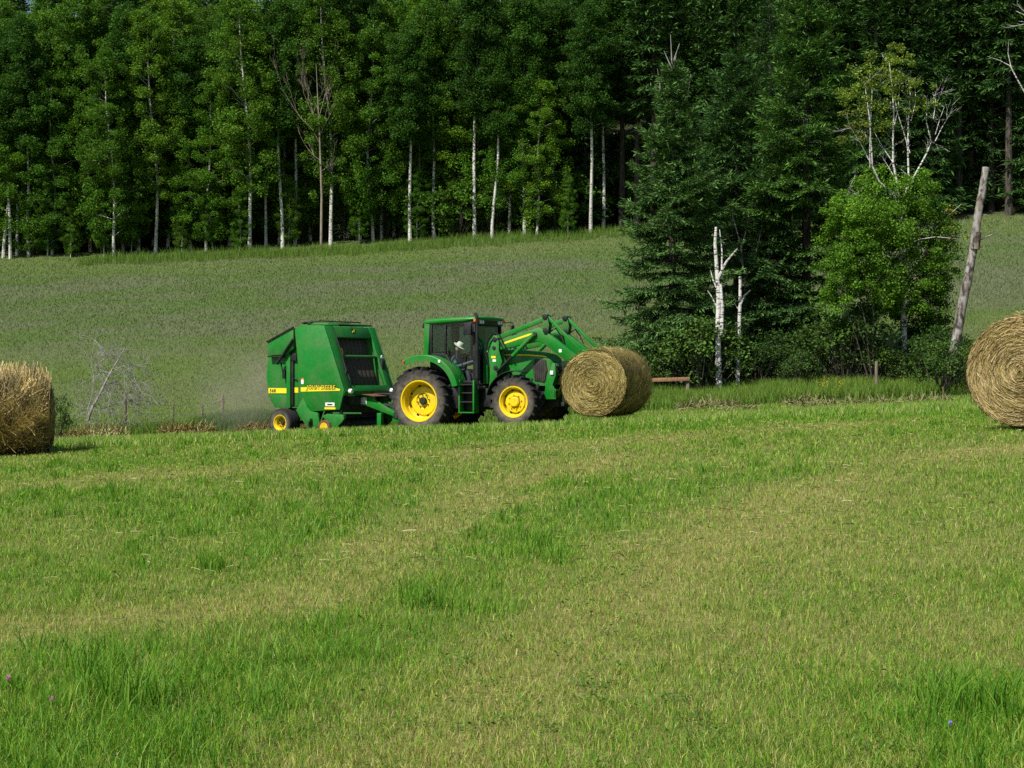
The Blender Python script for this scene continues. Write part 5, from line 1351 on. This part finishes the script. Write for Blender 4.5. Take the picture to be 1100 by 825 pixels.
leaf_crown('crown', birch, b, [
    (930, 100, 30, 34, .9, 30, 34, .24, YG), (955, 78, 26, 30, .8, 30, 38, .24, YG), (982, 98, 22, 28, .7, 14, 28, .22, YG), (920, 140, 22, 30, .8, 16, 26, .24, (.15, .18, .035)), (950, 120, 26, 30, .9, 16, 28, .26, YG),
    (985, 205, 34, 22, 1.0, 26, 60, .34, MG), (940, 195, 34, 20, 1.0, 24, 60, .34, BG), (966, 250, 56, 40, 1.4, 100, 100, .4, MG), (970, 310, 48, 42, 1.2, 70, 95, .4, MG), (1022, 236, 16, 16, .5, 7, 20, .2, (.28, .25, .04)), (1035, 262, 14, 10, .5, 4, 16, .2, (.28, .25, .04)), (1010, 258, 16, 10, .5, 4, 18, .2, (.22, .24, .04))],
    61, .08, M['birch_leaf'])
def leafy_tree(name, u, v0, tops, groups, seed, label, leaf=.072, yy=57.):
    global Y
    Y = yy; b = Vector((px(u, v0, Y).x, Y, 0)); b.z = g1(b.x, b.y); m = MB(); r_ = random.Random(seed)
    for (tu, tv) in tops: limb(m, [(u, v0 + 8), (u * .6 + tu * .4 + r_.uniform(-4, 4), v0 * .6 + tv * .4), (tu, tv)], Y, (.035, .008), 6, r_.uniform(-.8, .8))
    m.v = [tuple(Vector(v) - b) for v in m.v]
    t = empty(name, b); m.build('trunk', M['spruce_bark'], t); leaf_crown('crown', t, b, groups, seed, leaf, M['birch_leaf'])
    return tag(t, label, 'tree')
leafy_tree('alder_tree', 938, 416, [(905, 250), (925, 215), (945, 240), (900, 300), (955, 300), (915, 340)], [(918, 238, 38, 32, 1., 76, 120, .36, BG), (915, 285, 38, 32, 1.1, 76, 120, .38, (.09, .20, .018)), (938, 310, 36, 26, 1., 40, 100, .38, MG), (900, 318, 20, 16, .7, 16, 90, .32, BG)], 62, 'bright green leafy alder in front of the birch, on its tractor side', .072, 56.3)
leafy_tree('alder_tree', 1004, 416, [(990, 230), (1010, 220), (1020, 270), (980, 300), (1022, 330), (1000, 340)], [(1002, 255, 26, 30, .9, 40, 80, .38, DG), (1008, 300, 26, 32, .9, 44, 90, .38, DG), (1000, 350, 32, 34, .9, 60, 100, .38, (.04, .088, .014)), (985, 385, 36, 22, .8, 36, 90, .36, DG), (1018, 385, 16, 20, .7, 18, 80, .34, DG)], 63, 'dark leafy alder filled down to the ground beside the leaning dead trunk', .072, 57.6)

# shrubs under the trees at the field edge
shr = [Pool(lambda s=s, b=b: make_shrub(s, 1.7, 1.0, .085, 34, 80, b)) for s, b in ((71, (.055, .115, .02)), (72, (.045, .10, .018)), (73, (.07, .14, .025)), (74, (.05, .105, .02)))]
for i, (u, y, k, s, lab) in enumerate([(700, 57.0, 1, .8, 'low leafy bush at the foot of the blue-green spruce, nearest the tractor'), (726, 56.8, 0, 1.1, 'leafy bush under the blue-green spruce, above the red-brown rail'), (750, 56.4, 2, 1.55, 'tall light green bush just left of the white snags'), (736, 57.6, 3, 1.3, 'bush tucked behind the tall light green one beside the white snags'),
    (784, 57.8, 3, 1.15, 'bush growing between the two white birch snags'), (812, 57.2, 0, .95, 'bush just right of the short white snag'), (836, 57.6, 1, 1.1, 'rounded bush at the foot of the tall spruce, on its tractor side'), (858, 56.6, 2, .8, 'small bright bush in front of the tall spruce trunk'), (884, 57.8, 3, 1.3, 'bush between the tall spruce trunk and the alder'), (906, 57.0, 0, 1.4, 'bush under the bright alder'),
    (928, 57.6, 1, 1.6, 'dark bush against the foot of the bright alder'), (950, 56.6, 2, .8, 'small bright bush just left of the white birch trunk'), (988, 56.4, 1, .95, 'bush just right of the white birch trunk'), (1010, 56., 3, 1.1, 'bush at the foot of the dark alder'), (1030, 55.5, 1, .95, 'bush behind the foot of the leaning dead trunk'), (1012, 53.0, 0, 1.05, 'bush hiding the very foot of the leaning dead trunk'), (1036, 53.1, 3, .8, 'low bush between the leaning dead trunk and the big tan bale')]):
    tag(put(shr[k].get(), wx(u, y), y, s, i * 1.3), lab, 'shrub', 'bushes along the field edge')
tag(put(shr[0].get(), -12.3, 42.5, .5, .3, .75), 'small leafy weed bush beside the shaggy golden bale', 'shrub', 'bushes along the field edge')
# goldenrod
for i, (u, v) in enumerate(((885, 417), (903, 418))):
    y = 52.3; p0 = px(u, v, y); b0 = Vector((p0.x, y, g1(p0.x, y))); H = max(.55, p0.z - b0.z + .12); rng = np.random.RandomState(80 + i)
    t = empty('yellow_flower', b0); m = MB()
    for k in range(7): m.tube([(.12 * rng.randn(), .1 * rng.randn(), -.05), (.2 * rng.randn(), .15 * rng.randn(), H * rng.uniform(.8, 1.))], [.008, .004], 4)
    m.build('stem', M['shrub_leaf'], t); m.v and t.children[0].data.attributes.new('Col', 'FLOAT_COLOR', 'POINT').data.foreach_set('color', np.tile(np.array([.08, .15, .02, 1], np.float32), len(t.children[0].data.vertices)))
    P_ = np.array([0, 0, H]) + rng.randn(60, 3) * np.array([.12, .1, .08]); V = leaf_quads(P_, np.full(60, .035), .3, rng, .9)
    link_mesh('blossom', quads_mesh('blossom', V, np.tile(np.array([.55, .38, .02]), (60, 1)) * (.7 + .5 * rng.rand(60, 1)), M['petal']), t)
    tag(t, 'goldenrod in yellow bloom before the bushes, ' + ('nearer the tractor' if i == 0 else 'nearer the birch'), 'flower', 'goldenrod clumps')
# clover heads in the foreground
for i, (u, v, lab, c) in enumerate(((8, 728, 'pink clover head at the far left of the grass', (.55, .2, .42)), (55, 751, 'pink clover head low in the grass, the nearer of the two', (.6, .24, .5)), (1022, 777, 'tiny violet flower low in the grass on the right', (.3, .22, .65)), (529, 583, 'tiny white flower in the mid-field grass', (.7, .7, .65)))):
    k = (v - 397) / 1700; y = 1.45 / k
    for _ in range(30): y = y + .5 * ((-g1(wx(u, y), y) - .11) / k - y)
    x = wx(u, y); t = empty('clover_flower', (x, y, g1(x, y))); rng = np.random.RandomState(i)
    MB().tube([(0, 0, -.02), (.004, 0, .05), (0, .003, .105)], .0016, 5).build('stem', M['shrub_leaf'], t)
    t.children[0].data.attributes.new('Col', 'FLOAT_COLOR', 'POINT').data.foreach_set('color', np.tile(np.array([.08, .15, .02, 1], np.float32), len(t.children[0].data.vertices)))
    rad = .011 if i < 2 else .007
    P_ = clump_points(rng, (0, 0, .11), (rad, rad, rad), 130); V = leaf_quads(P_, np.full(130, .007), .2, rng, .6)
    link_mesh('blossom', quads_mesh('blossom', V, np.tile(np.array(c), (130, 1)) * (.8 + .4 * rng.rand(130, 1)), M['petal']), t)
    tag(t, lab, 'flower')

# ------------------------------------------------------------------ fallen branch and fences
m = MB(); r_ = random.Random(21); Y = 49.5
limb(m, [(94, 452), (98, 440), (107, 424), (116, 405), (126, 388), (134, 374)], Y, (.055, .012), 7)
br_ = [([(94, 440), (98, 425), (99, 405), (95, 388), (98, 365)], .03, .4), ([(116, 408), (122, 396), (135, 393), (145, 400), (150, 412), (157, 422), (167, 425)], .016, -.6), ([(112, 414), (124, 410), (140, 410), (148, 420)], .03, .5), ([(107, 424), (116, 420), (120, 430), (119, 440)], .025, -.4), ([(126, 390), (140, 392), (150, 388)], .02, .5),
       ([(122, 396), (134, 402), (136, 420), (134, 436)], .022, -.3), ([(145, 402), (146, 420), (146, 440)], .018, .2), ([(120, 410), (130, 418), (134, 430)], .018, .5), ([(104, 430), (108, 440), (102, 450)], .02, .3), ([(120, 402), (108, 398), (102, 390)], .015, .3), ([(128, 384), (118, 378), (112, 382)], .012, .3)]
for pts, r, jy in br_:
    limb(m, pts, Y, (r * .65, .004), 5, jy, None, False)
    for _ in range(13):
        i = r_.randrange(1, len(pts)); p0 = px(*pts[i], Y) + Vector((0, jy * i / (len(pts) - 1), 0)); branchy(m, p0, (r_.gauss(0, 1), r_.gauss(0, .8), r_.gauss(-.1, .8)), r_.uniform(.3, .8), .006, 2, r_, .8, 0, 3)
t = planted(m, 'fallen_branch', M['dead_wood'], px(94, 452, Y), 'grey leafless fallen branch propped up against the wire fence', 'branch')
def wire_fence(posts, wires, label, y, r=.05, sagd=.05):
    f = empty('wire_fence', (wx(posts[0][0], y), y, g1(wx(posts[0][0], y), y))); o = f.location; tops = []
    for (u, vt, lean, rad, yy) in posts:
        x = wx(u, yy); g = g1(x, yy); top = (397 - vt) / 1700 * yy
        m = MB(); m.tube([(x - o.x, yy - o.y, g - .4 - o.z), (x + lean - o.x, yy - o.y, top - o.z)], [rad, rad * .9], 8); m.build('post', M['post_wood'], f, 0)
        tops.append((Vector((x + lean * .8, yy, 0)), g, top))
    for fr_ in wires:
        m = MB()
        for (a, ga, ta), (b2, gb, tb) in zip(tops[:-1], tops[1:]):
            pts = []
            for k in range(9):
                q = a.lerp(b2, k / 8); q.z = (ga + (max(ta, ga + .9) - ga) * fr_) * (1 - k / 8) + (gb + (max(tb, gb + .9) - gb) * fr_) * k / 8 - sagd * 4 * (k / 8) * (1 - k / 8); pts.append(q - o + Vector((0, -.06, 0)))
            m.tube(pts, .005, 4)
        m.build('wire', M['wire'], f)
    return tag(f, label, 'fence')
wire_fence([(-30, 432, .02, .05, 50.5), (134.5, 427, 0., .055, 50.5), (186, 432, .01, .025, 50.8), (218, 435, -.03, .04, 51.), (239, 424, .0, .055, 51.2), (330, 428, 0, .05, 51.6), (470, 426, 0, .05, 52.4)], (.9, .62, .35), 'old wire fence on weathered posts running behind the baler and the fallen branch', 50.5)
# rail fence by the spruces
yy = 55.; f = empty('rail_fence', (wx(739, yy), yy, g1(wx(739, yy), yy))); o = f.location
for u, vt in ((739, 405), (682, 404)):
    x = wx(u, yy); m = MB(); m.tube([(x - o.x, 0, g1(x, yy) - o.z - .4), (x - o.x, 0, (397 - vt) / 1700 * yy - o.z)], [.075, .07], 9); m.build('post', M['post_wood'], f)
m = MB(); m.bar(px(676, 409, yy - .1) - o, px(741, 407, yy - .1) - o, .06, .13); m.build('rail', M['rail_wood'], f, .01)
tag(f, 'short rail fence with a red-brown rail beyond the bale held by the loader', 'fence')
x = wx(941, 55.); m = MB(); m.tube([(0, 0, -.4), (.02, 0, (397 - 388) / 1700 * 55. - g1(x, 55.))], [.06, .055], 8)
t = m.build('fence_post', M['post_wood']); t.location = (x, 55., g1(x, 55.)); tag(t, 'single grey fence post standing among the bushes under the bright alder', 'post')

# dust thrown up behind the baler
bm = bmesh.new(); bmesh.ops.create_icosphere(bm, subdivisions=3, radius=1.); me = bpy.data.meshes.new('dust_cloud'); bm.to_mesh(me); bm.free()
m_, nt, out = new_mat('blown_dust')
v = nt.nodes.new('ShaderNodeVolumePrincipled'); v.inputs['Color'].default_value = (.72, .64, .5, 1); v.inputs['Anisotropy'].default_value = .2
tc = nt.nodes.new('ShaderNodeTexCoord'); ln = nt.nodes.new('ShaderNodeVectorMath'); ln.operation = 'LENGTH'; nt.links.new(tc.outputs['Object'], ln.inputs[0])
mr = nt.nodes.new('ShaderNodeMapRange'); nt.links.new(ln.outputs['Value'], mr.inputs[0]); mr.inputs[1].default_value = 1.; mr.inputs[2].default_value = .15; mr.inputs[3].default_value = 0; mr.inputs[4].default_value = 1.
n_ = noise(nt, 1.8, 3.); r2 = nt.nodes.new('ShaderNodeMapRange'); nt.links.new(n_, r2.inputs[0]); r2.inputs[1].default_value = .35; r2.inputs[2].default_value = .7
mu = nt.nodes.new('ShaderNodeMath'); mu.operation = 'MULTIPLY'; nt.links.new(mr.outputs[0], mu.inputs[0]); nt.links.new(r2.outputs[0], mu.inputs[1])
m2 = nt.nodes.new('ShaderNodeMath'); m2.operation = 'MULTIPLY'; nt.links.new(mu.outputs[0], m2.inputs[0]); m2.inputs[1].default_value = .42
nt.links.new(m2.outputs[0], v.inputs['Density']); nt.links.new(v.outputs[0], out.inputs['Volume'])
me.materials.append(m_); t = link_mesh('dust_cloud', me); t.location = (-7.7, 47.6, -.7); t.scale = (2.3, 2.4, 1.9); tag(t, 'thin brown dust hanging behind the baler', 'dust', kind='stuff')

# ------------------------------------------------------------------ light, sky, camera
EL, AZ = R(50), (-.66, -.751)
sd_ = Vector((AZ[0] * math.cos(EL), AZ[1] * math.cos(EL), math.sin(EL)))
li = bpy.data.lights.new('Sun', 'SUN'); li.energy = 5.0; li.angle = R(.53); li.color = (1., .955, .88)
lo_ = bpy.data.objects.new('Sun', li); COL.objects.link(lo_); lo_.rotation_euler = sd_.to_track_quat('Z', 'Y').to_euler()
w = bpy.data.worlds.new('World'); scene.world = w; w.use_nodes = True; nt = w.node_tree; nt.nodes.clear()
sk = nt.nodes.new('ShaderNodeTexSky'); sk.sky_type = 'NISHITA'; sk.sun_disc = False; sk.sun_elevation = EL; sk.sun_rotation = math.atan2(AZ[0], AZ[1])
bg = nt.nodes.new('ShaderNodeBackground'); bg.inputs['Strength'].default_value = .08; ow = nt.nodes.new('ShaderNodeOutputWorld')
nt.links.new(sk.outputs[0], bg.inputs[0]); nt.links.new(bg.outputs[0], ow.inputs[0])
cd = bpy.data.cameras.new('Camera'); cam = bpy.data.objects.new('Camera', cd); COL.objects.link(cam); scene.camera = cam
cd.sensor_width = 36; cd.lens = 36 * 1700 / 1100; cd.clip_end = 2000; cd.clip_start = .1
cam.location = (0, 0, 0); cam.rotation_euler = (PI / 2 - math.atan(15.5 / 1700), 0, 0)
scene.view_settings.view_transform = 'Standard'; scene.view_settings.look = 'None'; scene.view_settings.exposure = .46; scene.view_settings.gamma = 1; scene.view_settings.use_curve_mapping = False
c = scene.cycles; c.max_bounces = 6; c.diffuse_bounces = 2; c.glossy_bounces = 2; c.transmission_bounces = 3; c.transparent_max_bounces = 8; c.volume_bounces = 0
c.use_denoising = False; c.volume_step_rate = 4; c.volume_max_steps = 64
scene.render.film_transparent = False
